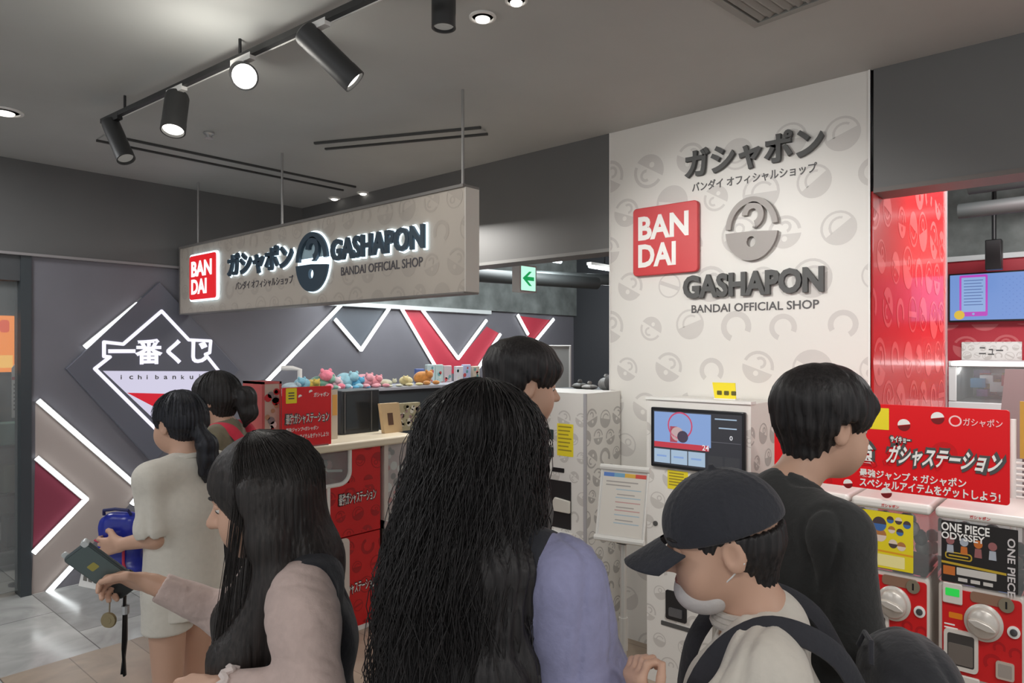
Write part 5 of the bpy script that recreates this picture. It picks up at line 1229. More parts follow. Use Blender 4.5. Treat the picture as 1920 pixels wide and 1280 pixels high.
    def body(s, h=.005, hands=None, skin=SKIN, stance=0.0, head=True):
        F = Field(*s.bounds(), h); s.torso(F); s.legs(F, stance)
        for q in (1, -1):
            s.arm(F, q)
            a = (hands or {}).get(q)
            if a: s.hands(F, q, **a)
            else: s.hands(F, q, s.wr[q] - s.el[q], V((-q, 0, 0)))
        s.head_field(F); F.plane((0, 0, .001), (0, 0, -1), 0)
        lc = s.h(0, .09, -.061); ld = s.dirh(0, 1, 0); lx = s.dirh(1, 0, 0); lz = s.dirh(0, 0, 1)
        def paint(c):
            q = c - np.array(lc); a = q @ np.array(lx); b = q @ np.array(lz); e = q @ np.array(ld)
            return ((a / .022) ** 2 + (b / .0105) ** 2 < 1) & (e > -.012)
        return F.build('body', [skin, LIP], s.t, paint)
    def strands(s, n, ln, th0, th1, wave=0.0, r=.0011, lift=.02, seed=1, fall=0.0, crown=(0, -.02, .105), out=.0, jag=.15, rxy=(.078, .098), part=None, spread=0.0):
        rnd = random.Random(seed); b = MB()
        for i in range(n):
            th = math.radians(rnd.uniform(th0, th1)); l = ln * rnd.uniform(1 - jag, 1.03); ph = rnd.random() * 6.28; w = wave * rnd.uniform(.5, 1.4); fq = rnd.uniform(.75, 1.35); lf = lift * rnd.uniform(.75, 1.25)
            path = []; rs = []; m = (22 if wave > .004 else 12) if ln > .3 else 7; arcl = .16
            for j in range(m):
                t = l * j / (m - 1)
                if t < arcl:
                    a = (t / arcl) * math.pi / 2 * .98 + .12; a = min(a, math.pi / 2)
                    x, y, z = (rxy[0] + lf) * math.sin(a) * math.sin(th), (rxy[1] + lf) * math.sin(a) * -math.cos(th) - .012, (.084 + lf) * math.cos(a) + .026
                    p = s.h(x, y, z)
                else:
                    e = t - arcl; k = 1 + out * e + spread * e * e
                    p0 = s.h((rxy[0] + lf) * math.sin(th), (rxy[1] + lf) * -math.cos(th) - .012, .026)
                    c0 = s.h(0, -.012, .026)
                    p = c0 + (p0 - c0) * k + V((0, fall * min(e, .25), -e))
                p = p + V((w * math.sin(t * 34 * fq + ph), w * math.cos(t * 29 * fq + ph * 1.7), 0)) * min(1, t / .15)
                path.append(p); rs.append(r * (1 if j < m - 2 else .5))
            b.tube(path, rs, 3, cap=False)
        return b
def noise3(X, Y, Z, f, seed=0):
    r = np.random.RandomState(seed); o = 0
    for i in range(6):
        v = r.normal(size=3) * f; o = o + np.sin(X * v[0] + Y * v[1] + Z * v[2] + r.rand() * 6.28)
    return o / 6
def folds(amp=.004, f=28, seed=0, zf=.35):
    def fn(X, Y, Z):
        n = noise3(X, Y, Z * zf + .15 * X, f, seed); r = np.abs(noise3(X, Y, Z * zf - .2 * Y, f * .8, seed + 31))
        return amp * (1.3 * n + 3.2 * np.exp(-(r / .09) ** 2) * .35)
    return fn
def bend(pts, n=5):
    pts = [V(p) for p in pts]; o = []
    for i in range(len(pts) - 1):
        a, b, c, d = pts[max(i - 1, 0)], pts[i], pts[i + 1], pts[min(i + 2, len(pts) - 1)]
        for k in range(n):
            t = k / n; o.append(.5 * ((2 * b) + (c - a) * t + (2 * a - 5 * b + 4 * c - d) * t * t + (3 * b - a - 3 * c + d) * t ** 3))
    return o + [pts[-1]]
def hair_cap(P, F, th=.016, face=((0, .1, -.04), (.064, .085, .085)), low=-.06, ears=True, k=.012):
    q = P.hs; F.ell(P.h(0, -.014, .03), ((.074 + th) * q, (.093 + th) * q, (.082 + th) * q), P.R, .02)
    F.cone(P.h(0, -.05, -.01), P.h(0, -.045, low), (.05 + th) * q, (.036 + th) * q, .03, ax=P.dirh(1, 0, 0), fl=1.2)
def cut_face(P, F, face, k=.01): F.ell(P.h(*face[0]), tuple(x * P.hs for x in face[1]), P.R, k, 'sub')
def locks(P, amp, n, wz=0.0, wa=0.0, seed=0, f=60, na=.0015):
    c = P.h(0, -.012, .03)
    def fn(X, Y, Z):
        an = np.arctan2(X - c.x, Y - c.y); zz = Z - c.z
        return amp * np.sin(an * n + wa * np.sin(zz * wz + 3 * np.sin(an * 3)) + 1.3 * np.sin(an * 7)) * np.clip((.09 - zz) * 14, .2, 1) + na * noise3(X, Y, Z, f, seed)
    return fn
def pants(P, name, m, hem, g=.012, flare=.0, stance=0.0):
    H = P.H; F = Field((-.22, -.2, max(0.0, hem - .03)), (.22, .24, .64 * H + .03), .006)
    F.econe(P.hip, P.waist, (.094 * H + g, .066 * H + g), (.076 * H + g, .054 * H + g), k=.04)
    for q in (1, -1):
        hp = V((q * .052 * H, 0, .5 * H)); kn = V((q * .056 * H, .012 * H + q * stance, .272 * H)); an = V((q * .058 * H, -.012 * H + q * stance * 1.6, .045 * H))
        F.cone(hp, kn, .05 * H + g, .036 * H + g + flare, .03); F.cone(kn, an, .036 * H + g + flare, .026 * H + g + flare, .02)
    F.warp(folds(.003, 30, 3)); F.plane((0, 0, hem), (0, 0, -1)); F.plane((0, 0, .615 * H), (0, 0, 1))
    return F.build(name, m, P.t)
def shoes(P, m, sole):
    H = P.H
    for q in (1, -1):
        a = P.ft[q]; F = Field(V((a.x - .08, a.y - .1, -.01)), V((a.x + .08, a.y + .26, .14)), .005)
        F.cone(V((a.x, a.y - .02, .034)), V((a.x + q * .008, a.y + .1 * H, .028)), .04, .034, .02, ax=(1, 0, 0), fl=1.1); F.cone(V((a.x, a.y, .04)), V((a.x, a.y, .085)), .04, .036, .02)
        F.plane((0, 0, .004), (0, 0, -1), 0); F.plane((0, 0, .095), (0, 0, 1))
        o = F.build('shoe', [m, sole], P.t, lambda c: (c[:, 2] < .02).astype(np.int32))

# ---------------------------------------------------------------- girl in the long white shirt
P1 = Person('person in a long loose white shirt with a low dark ponytail, holding a blue bag', 346, 2.6, (-.9, .43), 1.435, head=(0, 6), headfwd=.02)
P1.el[-1] = P1.loc(292, 1008, 2.47); P1.wr[-1] = P1.loc(228, 1020, 2.5)
P1.el[1] = P1.sh[1] + V((.03, .02, -.25)); P1.wr[1] = P1.el[1] + V((-.05, .16, -.06))
P1.body(.0045, {-1: dict(d=P1.loc(190, 1026, 2.52) - P1.wr[-1], n=P1.I.to_3x3() @ V((FX, FY, 0)), curl=(30, 34, 36, 40)), 1: dict(d=V((-.3, .9, -.2)), n=V((-1, 0, 0)))}, stance=.03)
P1.face_parts()
F = Field((-.34, -.3, .58), (.34, .34, 1.28), .0055); H = P1.H
for q in (1, -1): F.cone(P1.sh[q] + V((-q * .02, 0, 0)), P1.sh[q].lerp(P1.el[q], .82), .058, .068, .04)
F.warp(folds(.007, 22, 4, .3))
for q in (1, -1):
    d = (P1.el[q] - P1.sh[q]).normalized(); F.cone(P1.sh[q].lerp(P1.el[q], .8), P1.el[q] + d * .1, .05, .075, .006, 'sub')
F.econe(V((0, 0, .62)), V((0, 0, 1.0)), (.152, .135), (.138, .112), k=.03); F.econe(V((0, 0, 1.0)), V((0, 0, 1.11)), (.138, .115), (.13, .085), k=.03)
P1.torso(F, .016, k=.03)
F.plane((0, 0, .645), (0, 0, -1)); F.econe(P1.hip + V((0, 0, -.25)), V((0, 0, .67)), (.14, .123), (.135, .118), k=.004, op='sub')
F.cone(P1.neck + V((0, 0, .0)), P1.h(0, 0, -.05), .052, .06, .006, 'sub')
F.build('shirt', fabric('white_cotton', (214, 208, 196), .03, 50, .2), P1.t)
b = MB(P1.M)
ring = [P1.neck + V((math.cos(a) * .066, math.sin(a) * .062, .012 + .012 * -math.sin(a))) for a in [i * math.pi / 10 for i in range(21)]]
b.tube(ring, .012, 8); b.build('collar', fabric('white_cotton', (214, 208, 196), .03, 50, .2), P1.t, smooth=True)
pants(P1, 'shorts', fabric('white_cotton', (214, 208, 196), .03, 50, .2), .6, .014, .02, stance=.03)
F = Field(P1.h(-.14, -.24, -.34), P1.h(.14, .16, .15), .004)
lo = [min(P1.h(*c)[i] for c in ((-.15, -.25, -.36), (.15, .17, .16))) for i in range(3)]
F = Field(V((-.16, -.3, P1.hc.z - .36)), V((.16, .2, P1.hc.z + .16)), .0045)
hair_cap(P1, F, .013, low=-.03); cut_face(P1, F, ((0, .1, -.045), (.068, .082, .09)))
for g in (1, -1): F.ell(P1.h(g * .085, .002, -.03), (.03, .034, .045), P1.R, .008, 'sub')
tb = P1.h(.0, -.1, -.03); F.chain([P1.h(0, -.08, -.02), tb, P1.h(.005, -.135, -.09), P1.h(.01, -.13, -.14), P1.h(.012, -.115, -.19), P1.h(.012, -.11, -.225)], [.04, .024, .036, .036, .026, .006], .012)
F.warp(locks(P1, .0025, 46, 0, 0, 2)); F.build('hair', hairmat('hair_blueblack', (28, 29, 36)), P1.t, extra=P1.strands(120, .15, -130, 130, .0, .0012, .013, 5))
b = MB(P1.M); d = (P1.h(0, -.135, -.09) - P1.h(0, -.08, -.02)).normalized(); b.lathe([(.026, -.008), (.03, 0), (.026, .008)], tb, d, 20); b.build('hair_tie', BLACK, P1.t, smooth=True)
shoes(P1, fabric('shoe_white', (220, 216, 210)), PALE)
c = AT(226, 1012, 2.6)
t = thing('bag', 'glossy blue bag held low in front of the person in the long white shirt', 'bag', tuple(c), math.atan2(RY, RX))
F = Field((-.14, -.1, -.18), (.14, .1, .2), .0045); F.econe((0, 0, -.095), (0, 0, .07), (.085, .045), (.078, .04), k=.02); F.ell((0, 0, -.1), (.088, .05, .03), None, .03)
F.warp(lambda X, Y, Z: .004 * noise3(X, Y, Z, 45, 8)); F.plane((0, 0, .105), (0, 0, 1)); F.build('bag_body', mat('bag_blue', (40, 52, 160), .25, var=.15, scale=12, bump=.2), t)
b = MB(WM[t.name]); b.tube([(-.05, -.02, .1), (-.045, -.03, .118), (0, -.035, .124), (.045, -.03, .118), (.05, -.02, .1)], .006, 8); b.build('bag_strap', mat('bag_navy', (30, 34, 90), .5), t, smooth=True)
b = MB(WM[t.name]); b.tube([(.04, -.052, -.02), (.042, -.056, -.07), (.05, -.05, -.11)], .005, 6); b.tube([(-.07, -.045, .012), (-.03, -.053, .0)], .004, 6); b.build('red_cord', mat('cord_red', (190, 50, 80), .5), t)

# ---------------------------------------------------------------- person with the red strapped backpack
P2 = Person('person in an olive top with dark tied hair and a backpack, behind the white shirt', 418, 3.2, (-.96, .05), 1.49, head=(0, 2), headfwd=.03)
P2.body(.006); P2.face_parts()
F = Field((-.3, -.26, .7), (.3, .28, 1.35), .006); P2.torso(F, .02)
F.econe(V((0, 0, .74)), V((0, 0, 1.1)), (.155, .12), (.15, .115), k=.04)
for q in (1, -1): F.cone(P2.sh[q], P2.sh[q].lerp(P2.el[q], .95), .06, .062, .03)
F.warp(folds(.005, 26, 7)); F.plane((0, 0, .76), (0, 0, -1)); F.cone(P2.neck, P2.h(0, 0, -.05), .054, .06, .006, 'sub')
for q in (1, -1):
    d = (P2.el[q] - P2.sh[q]).normalized(); F.cone(P2.sh[q].lerp(P2.el[q], .88), P2.el[q] + d * .1, .05, .07, .006, 'sub')
F.build('top', fabric('olive_cloth', (126, 118, 96)), P2.t)
pants(P2, 'trousers', fabric('dark_trousers', (52, 54, 58)), .06, .016); shoes(P2, fabric('shoe_black', (30, 30, 32)), PALE)
F = Field(V((-.16, -.28, P2.hc.z - .26)), V((.16, .2, P2.hc.z + .16)), .005); hair_cap(P2, F, .017, low=-.05); cut_face(P2, F, ((0, .1, -.035), (.075, .075, .085)))
F.chain([P2.h(0, -.1, .02), P2.h(0, -.145, -.0), P2.h(0, -.16, -.07), P2.h(0, -.14, -.13)], [.03, .05, .04, .01], .015); F.warp(locks(P2, .0025, 40, 0, 0, 3))
F.build('hair', HAIR, P2.t, extra=P2.strands(120, .15, -120, 120, .0, .0013, .016, 6))
t = thing('backpack', 'dark backpack with a red strap worn by the person in the olive top', 'backpack', tuple(P2.M @ V((0, -.19, .98))), P2.t.rotation_euler.z)
F = Field((-.22, -.2, -.28), (.22, .16, .3), .006); F.econe((0, -.02, -.17), (0, -.02, .15), (.14, .085), (.12, .07), k=.03); F.ell((0, -.09, -.1), (.1, .045, .09), None, .02); F.warp(folds(.003, 30, 2)); F.build('pack_body', fabric('pack_charcoal', (46, 46, 50)), t)
for g in (1, -1):
    b = MB(P2.M); b.tube(bend([V((g * .07, -.125, 1.2)), V((g * .085, -.075, 1.262)), V((g * .09, .0, 1.27)), V((g * .092, .068, 1.22)), V((g * .095, .125, 1.1)), V((g * .11, .1, .96)), V((g * .12, -.1, .86))]), .024, 8, flat=.35); b.build('strap', fabric('strap_red', (206, 48, 70)), t, smooth=True)

# ---------------------------------------------------------------- woman with the phone
P3 = Person('person with long straight dark hair and pinkish beige sleeves looking at a phone', 566, 1.42, (-.93, -.36), 1.435, head=(-14, 14), headfwd=.05, lean=.015, headz=-.018)
P3.el[1] = P3.loc(432, 1158, 1.6); P3.wr[1] = P3.loc(290, 1095, 1.55)
P3.el[-1] = P3.loc(588, 1300, 1.2); P3.wr[-1] = P3.loc(420, 1290, 1.22)
# phone
ph_c = AT(189, 1066, 1.53); rgt = V((RX, RY, 0)); fwd = V((FX, FY, 0)); up = V((0, 0, 1))
La = (rgt * .0777 - up * .1 + fwd * .06).normalized(); Sa = (rgt * .0424 + up * .0259); Sa = (Sa - La * Sa.dot(La)).normalized(); Na = La.cross(Sa)
if Na.dot(fwd) > 0: Na = -Na
hd = P3.I.to_3x3()
P3.body(.004, {1: dict(d=hd @ (rgt * -.9 + up * .12 + fwd * .05), n=hd @ (up * -.55 + fwd * -.55), curl=(40, 46, 50, 54), thumb=20, sc=.92), -1: dict(d=P3.wr[-1] - P3.el[-1], n=hd @ up * -1)})
P3.face_parts()
F = Field((-.3, -.3, .5), (.3, .3, 1.24), .0055); P3.torso(F, .022); F.econe(V((0, 0, .56)), P3.waist, (.18, .14), (.15, .105), k=.04)
F.warp(folds(.005, 26, 11)); F.plane((0, 0, .58), (0, 0, -1)); F.cone(P3.neck + V((0, .03, -.02)), P3.h(0, .03, -.05), .066, .09, .008, 'sub')
for q in (1, -1): F.plane(P3.sh[q] + V((q * .0, 0, 0)), (q, 0, .15), .01)
F.build('vest', fabric('vest_black', (40, 41, 47)), P3.t)
for q in (1, -1):
    pts = [P3.sh[q], P3.el[q], P3.wr[q]]; F = Field([min(p[i] for p in pts) - .1 for i in range(3)], [max(p[i] for p in pts) + .1 for i in range(3)], .0045)
    F.cone(P3.sh[q] + V((-q * .025, 0, .004)), P3.sh[q].lerp(P3.el[q], .3), .062, .06, .03); F.cone(P3.sh[q].lerp(P3.el[q], .2), P3.el[q], .06, .05, .03); F.cone(P3.el[q], P3.wr[q].lerp(P3.el[q], .06), .048, .032, .025)
    F.warp(folds(.0018, 60, 13, .7)); d = (P3.wr[q] - P3.el[q]).normalized(); F.plane(P3.wr[q] - d * .012, d); F.cone(P3.wr[q] - d * .035, P3.wr[q] + d * .02, .023, .028, .004, 'sub')
    F.build('sleeve', fabric('knit_pinkbeige', (196, 174, 166), .05, 70), P3.t)
b = MB(P3.M)
d = (P3.wr[-1] - P3.el[-1]).normalized(); cu = P3.wr[-1] - d * .01
u = d.orthogonal().normalized(); w_ = d.cross(u)
b.tube([cu + (u * math.cos(a) + w_ * math.sin(a)) * .034 + d * .006 * math.sin(a * 9) for a in [i * math.pi / 27 for i in range(55)]], .007, 6); b.build('cuff_frill', fabric('frill_white', (216, 202, 196)), P3.t, smooth=True)
F = Field((-.2, -.32, .84), (.2, .26, P3.hc.z + .16), .0045); hair_cap(P3, F, .016, low=-.1)
bk = lambda z, y, w, d0: (V((0, y, z)), (w, d0))
ch = [(P3.h(0, -.02, .0), (.094, .085)), (V((-.01, -.0, 1.19)), (.1, .078)), (V((-.03, .005, 1.06)), (.135, .085)), (V((-.05, .03, .94)), (.13, .085)), (V((-.05, .045, .88)), (.11, .06))]
for (a, ra), (c, rc) in zip(ch[:-1], ch[1:]): F.econe(a, c, ra, rc, k=.03)
for g in (1, -1): F.chain([P3.h(g * .08, -.01, .02), P3.h(g * .092, -.01, -.07), V((g * .1, .055, 1.17)), V((g * .1, .125, 1.05)), V((g * .1, .14, .93)), V((g * .095, .14, .86))], [.028, .03, .042, .045, .036, .01], .03)
cut_face(P3, F, ((0, .118, -.055), (.1, .084, .1)), .008)
F.warp(locks(P3, .0012, 88, 0, 0, 4, 30, .002))
P3s = P3.strands(700, .52, -108, 108, .0008, .0007, .0185, 8, fall=.08, out=.95)
F.build('hair', hairmat('hair_dark_brown', (42, 37, 35)), P3.t, extra=P3s)
pants(P3, 'trousers', fabric('trousers_grey', (150, 140, 132)), .06, .02, .02); shoes(P3, fabric('shoe_black', (30, 30, 32)), PALE)
t = thing('phone', 'phone in a dark case with a round charm held by the long straight haired person', 'phone', tuple(ph_c))
Mp = Matrix(((Sa.x, La.x, Na.x, ph_c.x), (Sa.y, La.y, Na.y, ph_c.y), (Sa.z, La.z, Na.z, ph_c.z), (0, 0, 0, 1)))
b = MB(Mp); b.prism(rrect(-.034, .034, -.07, .07, .01), -.006, .005); b.build('case', mat('phone_slate', (70, 80, 82), .3), t, bevel=.003)
b = MB(Mp); b.prism(rrect(-.03, .03, -.066, .062, .007), .005, .0062, 0); b.poly(rrect(-.012, .008, -.025, -.008, .003), .0065, 1); b.build('screen', [mat('phone_glass', (92, 106, 106), .12), mat('phone_mark', (170, 160, 80), .4)], t)
b = MB(Mp); b.prism(rrect(-.034, -.02, -.078, -.064, .004), -.008, -.004); b.prism(rrect(.022, .036, -.076, -.062, .004), -.004, .007); b.build('corner_bumper', mat('phone_clear', (206, 210, 210), .2), t)
b = MB(Mp); b.prism(rrect(-.03, .034, .04, .085, .01), -.012, .009); b.build('wrist_grip', mat('grip_black', (34, 38, 40), .35), t, bevel=.004)
p = AT(206, 1122, 1.53); q = AT(205, 1150, 1.53); e = AT(204, 1162, 1.53)
b = MB(); b.tube([tuple(p), tuple(q)], .0018, 6); b.build('charm_cord', mat('cord_tan', (130, 116, 96), .6), t)
b = MB(); b.cyl(tuple(e - fwd * .003), tuple(e + fwd * .003), .0155, n=24); b.lathe([(.0155, -.004), (.0175, 0), (.0155, .004), (.013, 0)], e, fwd, 28); b.lathe([(.007, -.0045), (.008, -.003)], e, fwd, 16); b.build('charm', mat('charm_gold', (150, 136, 104), .35, .5), t)
b = MB(); b.tube([tuple(AT(234, 1118, 1.52)), tuple(AT(233, 1150, 1.52)), tuple(AT(231, 1215, 1.52)), tuple(AT(234, 1266, 1.52)), tuple(AT(229, 1262, 1.52)), tuple(AT(236, 1200, 1.525)), tuple(AT(236, 1150, 1.525))], .0065, 8, flat=.4); b.build('hand_strap', BLACK, t, smooth=True)
b = MB(); b.tube([tuple(AT(235, 1135, 1.52)), tuple(AT(235, 1150, 1.52))], .008, 10); b.build('strap_clip', SILVER, t)
t = thing('leaflet', 'small white printed leaflet held under the phone', 'leaflet', tuple(AT(172, 1085, 1.56)))
A, B_, C_, D_ = AT(154, 1068, 1.57), AT(182, 1078, 1.56), AT(195, 1108, 1.56), AT(147, 1098, 1.58); n = fwd * .0015
b = MB(); b.add([A, B_, C_, D_, A + n, B_ + n, C_ + n, D_ + n], [(0, 3, 2, 1), (4, 5, 6, 7), (0, 1, 5, 4), (1, 2, 6, 5), (2, 3, 7, 6), (3, 0, 4, 7)]); b.build('sheet', PWHITE, t)
b = MB(); q = lambda u_, v_: (A + (B_ - A) * u_) * (1 - v_) + (D_ + (C_ - D_) * u_) * v_ - fwd * .0006
for k in range(3): b.add([q(.15 + .25 * k, .25), q(.33 + .25 * k, .25), q(.33 + .25 * k, .6), q(.15 + .25 * k, .6)], [(0, 3, 2, 1)])
b.build('print', mat('print_grey', (120, 118, 112), .6), t)

# ---------------------------------------------------------------- woman with long curly hair
P4 = Person('person seen from behind with very long curly black hair, black vest and lavender sleeves', 900, 1.3, (.52, .85), 1.525, head=(-6, 6), headfwd=.0)
P4.sh[-1] += V((.03, .035, -.012)); P4.el[1] = P4.loc(1078, 1290, 1.24); P4.wr[1] = P4.el[1] + V((-.04, .17, -.12)); P4.el[-1] = P4.sh[-1] + V((-.0, .1, -.25)); P4.wr[-1] = P4.el[-1] + V((.1, .17, .03))
P4.body(.006); P4.face_parts()
F = Field((-.32, -.3, .5), (.32, .3, 1.36), .006); P4.torso(F, .024); F.econe(V((0, 0, .55)), P4.waist, (.19, .15), (.15, .11), k=.04); F.warp(folds(.005, 26, 15)); F.plane((0, 0, .57), (0, 0, -1)); F.cone(P4.neck + V((0, .02, -.0)), P4.h(0, .02, -.05), .062, .08, .008, 'sub')
for q in (1, -1): F.plane(P4.sh[q] + V((q * .002, 0, 0)), (q, 0, .1), .01)
F.build('vest', fabric('vest_black', (40, 41, 47)), P4.t)
for q in (1, -1):
    pts = [P4.sh[q], P4.el[q], P4.wr[q]]; F = Field([min(p[i] for p in pts) - .16 for i in range(3)], [max(p[i] for p in pts) + .16 for i in range(3)], .0055); z = 1 if q > 0 else .72
    F.chain([P4.sh[q] + V((-q * .03, 0, .0)), P4.sh[q] + V((q * .01, 0, -.02)), P4.sh[q].lerp(P4.el[q], .4), P4.el[q], P4.wr[q].lerp(P4.el[q], .1)], [.066, .072 * (1 if z == 1 else .86), .084 * z, .1 * z, .05 * z], .03)
    F.warp(folds(.005, 30, 17, .2)); F.warp(folds(.0016, 80, 18, .25)); d = (P4.wr[q] - P4.el[q]).normalized(); F.plane(P4.wr[q] - d * .012, d)
    F.build('sleeve', fabric('lavender_cotton', (150, 150, 184), .05, 70), P4.t)
F = Field((-.3, -.34, .7), (.3, .24, P4.hc.z + .17), .0055); hair_cap(P4, F, .022, low=-.1)
ch = [(P4.h(0, -.02, .02), (.105, .098)), (P4.h(0, -.03, -.09), (.12, .1)), (V((.01, -.07, 1.23)), (.138, .092)), (V((.02, -.105, 1.06)), (.145, .085)), (V((.02, -.125, .9)), (.145, .075)), (V((.02, -.13, .79)), (.11, .04))]
for (a, ra), (c, rc) in zip(ch[:-1], ch[1:]): F.econe(a, c, ra, rc, k=.03)
cut_face(P4, F, ((0, .115, -.045), (.064, .07, .095)), .01)
F.warp(locks(P4, .003, 52, 30, 2.4, 5, 36, .005))
F.build('hair', HAIR, P4.t, extra=P4.strands(800, .7, -140, 140, .0105, .0009, .024, 9, fall=-.25, out=.75, jag=.3, rxy=(.094, .098)))
pants(P4, 'trousers', fabric('dark_trousers', (52, 54, 58)), .06, .02, .01); shoes(P4, fabric('shoe_black', (30, 30, 32)), PALE)

# ---------------------------------------------------------------- man behind her
P5 = Person('person with short black hair in dark clothes standing behind the curly haired person', 938, 2.0, (.92, .3), 1.62, head=(0, 8), headfwd=.05, lean=.012)
P5.el[1] = P5.sh[1] + V((.0, -.02, -.3)); P5.wr[1] = P5.el[1] + V((-.03, .16, -.16))
P5.body(.006); P5.face_parts()
def tee(P, name, m, zhem, g=.02, sleeve=.6, sr=(.062, .07), seed=3, h=.006, w=(.17, .12)):
    lo, hi = P.bounds(); F = Field([x - .05 for x in lo[:2]] + [zhem - .03], hi[:2] + [P.neck.z + .08], h); P.torso(F, g)
    F.econe(V((0, 0, zhem)), P.waist, w, (w[0] * .93, w[1] * .92), k=.05); F.econe(P.waist, P.chest, (w[0] * .93, w[1] * .92), (w[0], w[1] * .9), k=.05)
    for q in (1, -1):
        if sleeve <= 1: F.cone(P.sh[q] + V((-q * .015, 0, 0)), P.sh[q].lerp(P.el[q], sleeve), sr[0], sr[1], .03)
        else: F.cone(P.sh[q] + V((-q * .015, 0, 0)), P.el[q], sr[0], sr[1], .03); F.cone(P.el[q], P.wr[q].lerp(P.el[q], .1), sr[1], sr[1] * .7, .03)
    F.warp(folds(.006, 26, seed)); F.plane((0, 0, zhem), (0, 0, -1)); F.cone(P.neck + V((0, .012, -.01)), P.h(0, .01, -.05), .056, .07, .006, 'sub')
    for q in (1, -1):
        if sleeve <= 1:
            d = (P.el[q] - P.sh[q]).normalized(); e = P.sh[q].lerp(P.el[q], sleeve); F.plane(e + d * .03, d) if False else None
            F.cone(e - d * .0, e + d * .12, sr[1] * .78, sr[1] * 1.05, .006, 'sub'); 
    return F.build(name, m, P.t)
tee(P5, 'shirt', fabric('shirt_black', (46, 47, 50)), .82, sleeve=.7)
pants(P5, 'trousers', fabric('dark_trousers', (52, 54, 58)), .06, .02); shoes(P5, fabric('shoe_black', (30, 30, 32)), PALE)
def short_hair(P, th, seed, low=-.055, n=420, m=HAIR, ln=.15, side=.03):
    F = Field(V((P.hc.x - .17, P.hc.y - .24, P.hc.z - .2)), V((P.hc.x + .17, P.hc.y + .2, P.hc.z + .18)), .0045); q = P.hs
    F.ell(P.h(0, -.014, .03), (.081 * q, .1 * q, .089 * q), P.R, .02)
    F.ell(P.h(0, -.016, .052), ((.074 + th) * q, (.092 + th) * q, (.066 + th) * q), P.R, .02)
    F.cone(P.h(0, -.055, -.005), P.h(0, -.05, low), .06 * q, .044 * q, .03, ax=P.dirh(1, 0, 0), fl=1.15)
    F.cone(P.h(-.045, .072, .06), P.h(.045, .072, .06), .021, .021, .02)
    cut_face(P, F, ((0, .112, -.045), (.085, .07, .088)), .008)
    for g in (1, -1): F.ell(P.h(g * .088, .0, -.025), (.03, .03, .045), P.R, .008, 'sub'); F.ell(P.h(g * .09, .05, -.06), (.05, .06, .07), P.R, .008, 'sub')
    F.plane(P.h(0, -.1, low - .03), P.dirh(0, .25, -1)); F.warp(locks(P, .0025, 30, 30, 1.2, seed, 70, .004))
    b = P.strands(n, .13, -180, 180, .004, .0014, th * .55, seed, jag=.6)
    b2 = P.strands(n // 3, .17, -75, 75, .003, .0014, .008, seed + 50, jag=.3); b.add([tuple(p) for p in b2.v], b2.f)
    b3 = P.strands(n // 4, .115, 140, 220, .004, .0014, th * .5, seed + 90, jag=.35); b.add([tuple(p) for p in b3.v], b3.f)
    F.build('hair', m, P.t, extra=b)
short_hair(P5, .024, 21, ln=.125)

# ---------------------------------------------------------------- person in the black cap
P6 = Person('person in a black cap and white tee, looking down, mask under the chin', 1432, 1.2, (-.93, .22), 1.372, head=(4, 12), headfwd=.04, lean=.02, hs=.98)
P6.el[-1] = P6.loc(1330, 1420, 1.06); P6.wr[-1] = P6.loc(1216, 1336, 1.12); P6.el[1] = P6.sh[1] + V((.03, .0, -.24)); P6.wr[1] = P6.el[1] + V((-.1, .19, .04))
P6.body(.0042, {-1: dict(d=hd @ V((0, 0, 0)) if False else P6.loc(1190, 1268, 1.12) - P6.wr[-1], n=P6.I.to_3x3() @ (rgt * .9 + fwd * .35), curl=(62, 66, 68, 70), thumb=38, sc=.84)})
P6.face_parts()
tee(P6, 'tee_shirt', fabric('tee_cream', (212, 204, 192), .03), .66, g=.018, sleeve=.75, sr=(.058, .068), seed=23, h=.005, w=(.15, .115))
b = MB(P6.M)
for rr, zz in ((.0645, .002), (.061, .01), (.058, .018)): b.tube([P6.neck + V((math.cos(a) * rr, .01 + math.sin(a) * rr * 1.02, zz + .008 * -math.sin(a))) for a in [i * math.pi / 14 for i in range(29)]], .007, 8)
b.build('collar', fabric('collar_rib', (196, 188, 178)), P6.t, smooth=True)
F = Field(V((-.17, P6.hc.y - .24, P6.hc.z - .2)), V((.17, P6.hc.y + .3, P6.hc.z + .19)), .004)
q = P6.hs; F.ell(P6.h(0, -.012, .034), (.088 * q, .108 * q, .094 * q), P6.R, .01); F.plane(P6.h(0, .0, .018), P6.dirh(0, -.12, -1), .006); F.cone(P6.h(0, -.012, .127), P6.h(0, -.012, .133), .009, .006, .003)
for a in range(6):
    an = math.radians(30 + 60 * a); F.chain([P6.h(.0885 * math.sin(t_) * math.sin(an), .1085 * math.sin(t_) * math.cos(an) - .012, .034 + .0945 * math.cos(t_)) for t_ in [.1 + .15 * j for j in range(10)]], [.0016] * 10, .003)
cap_ = F.build('cap', fabric('cap_black', (43, 44, 51), .05, 90, .3), P6.t)
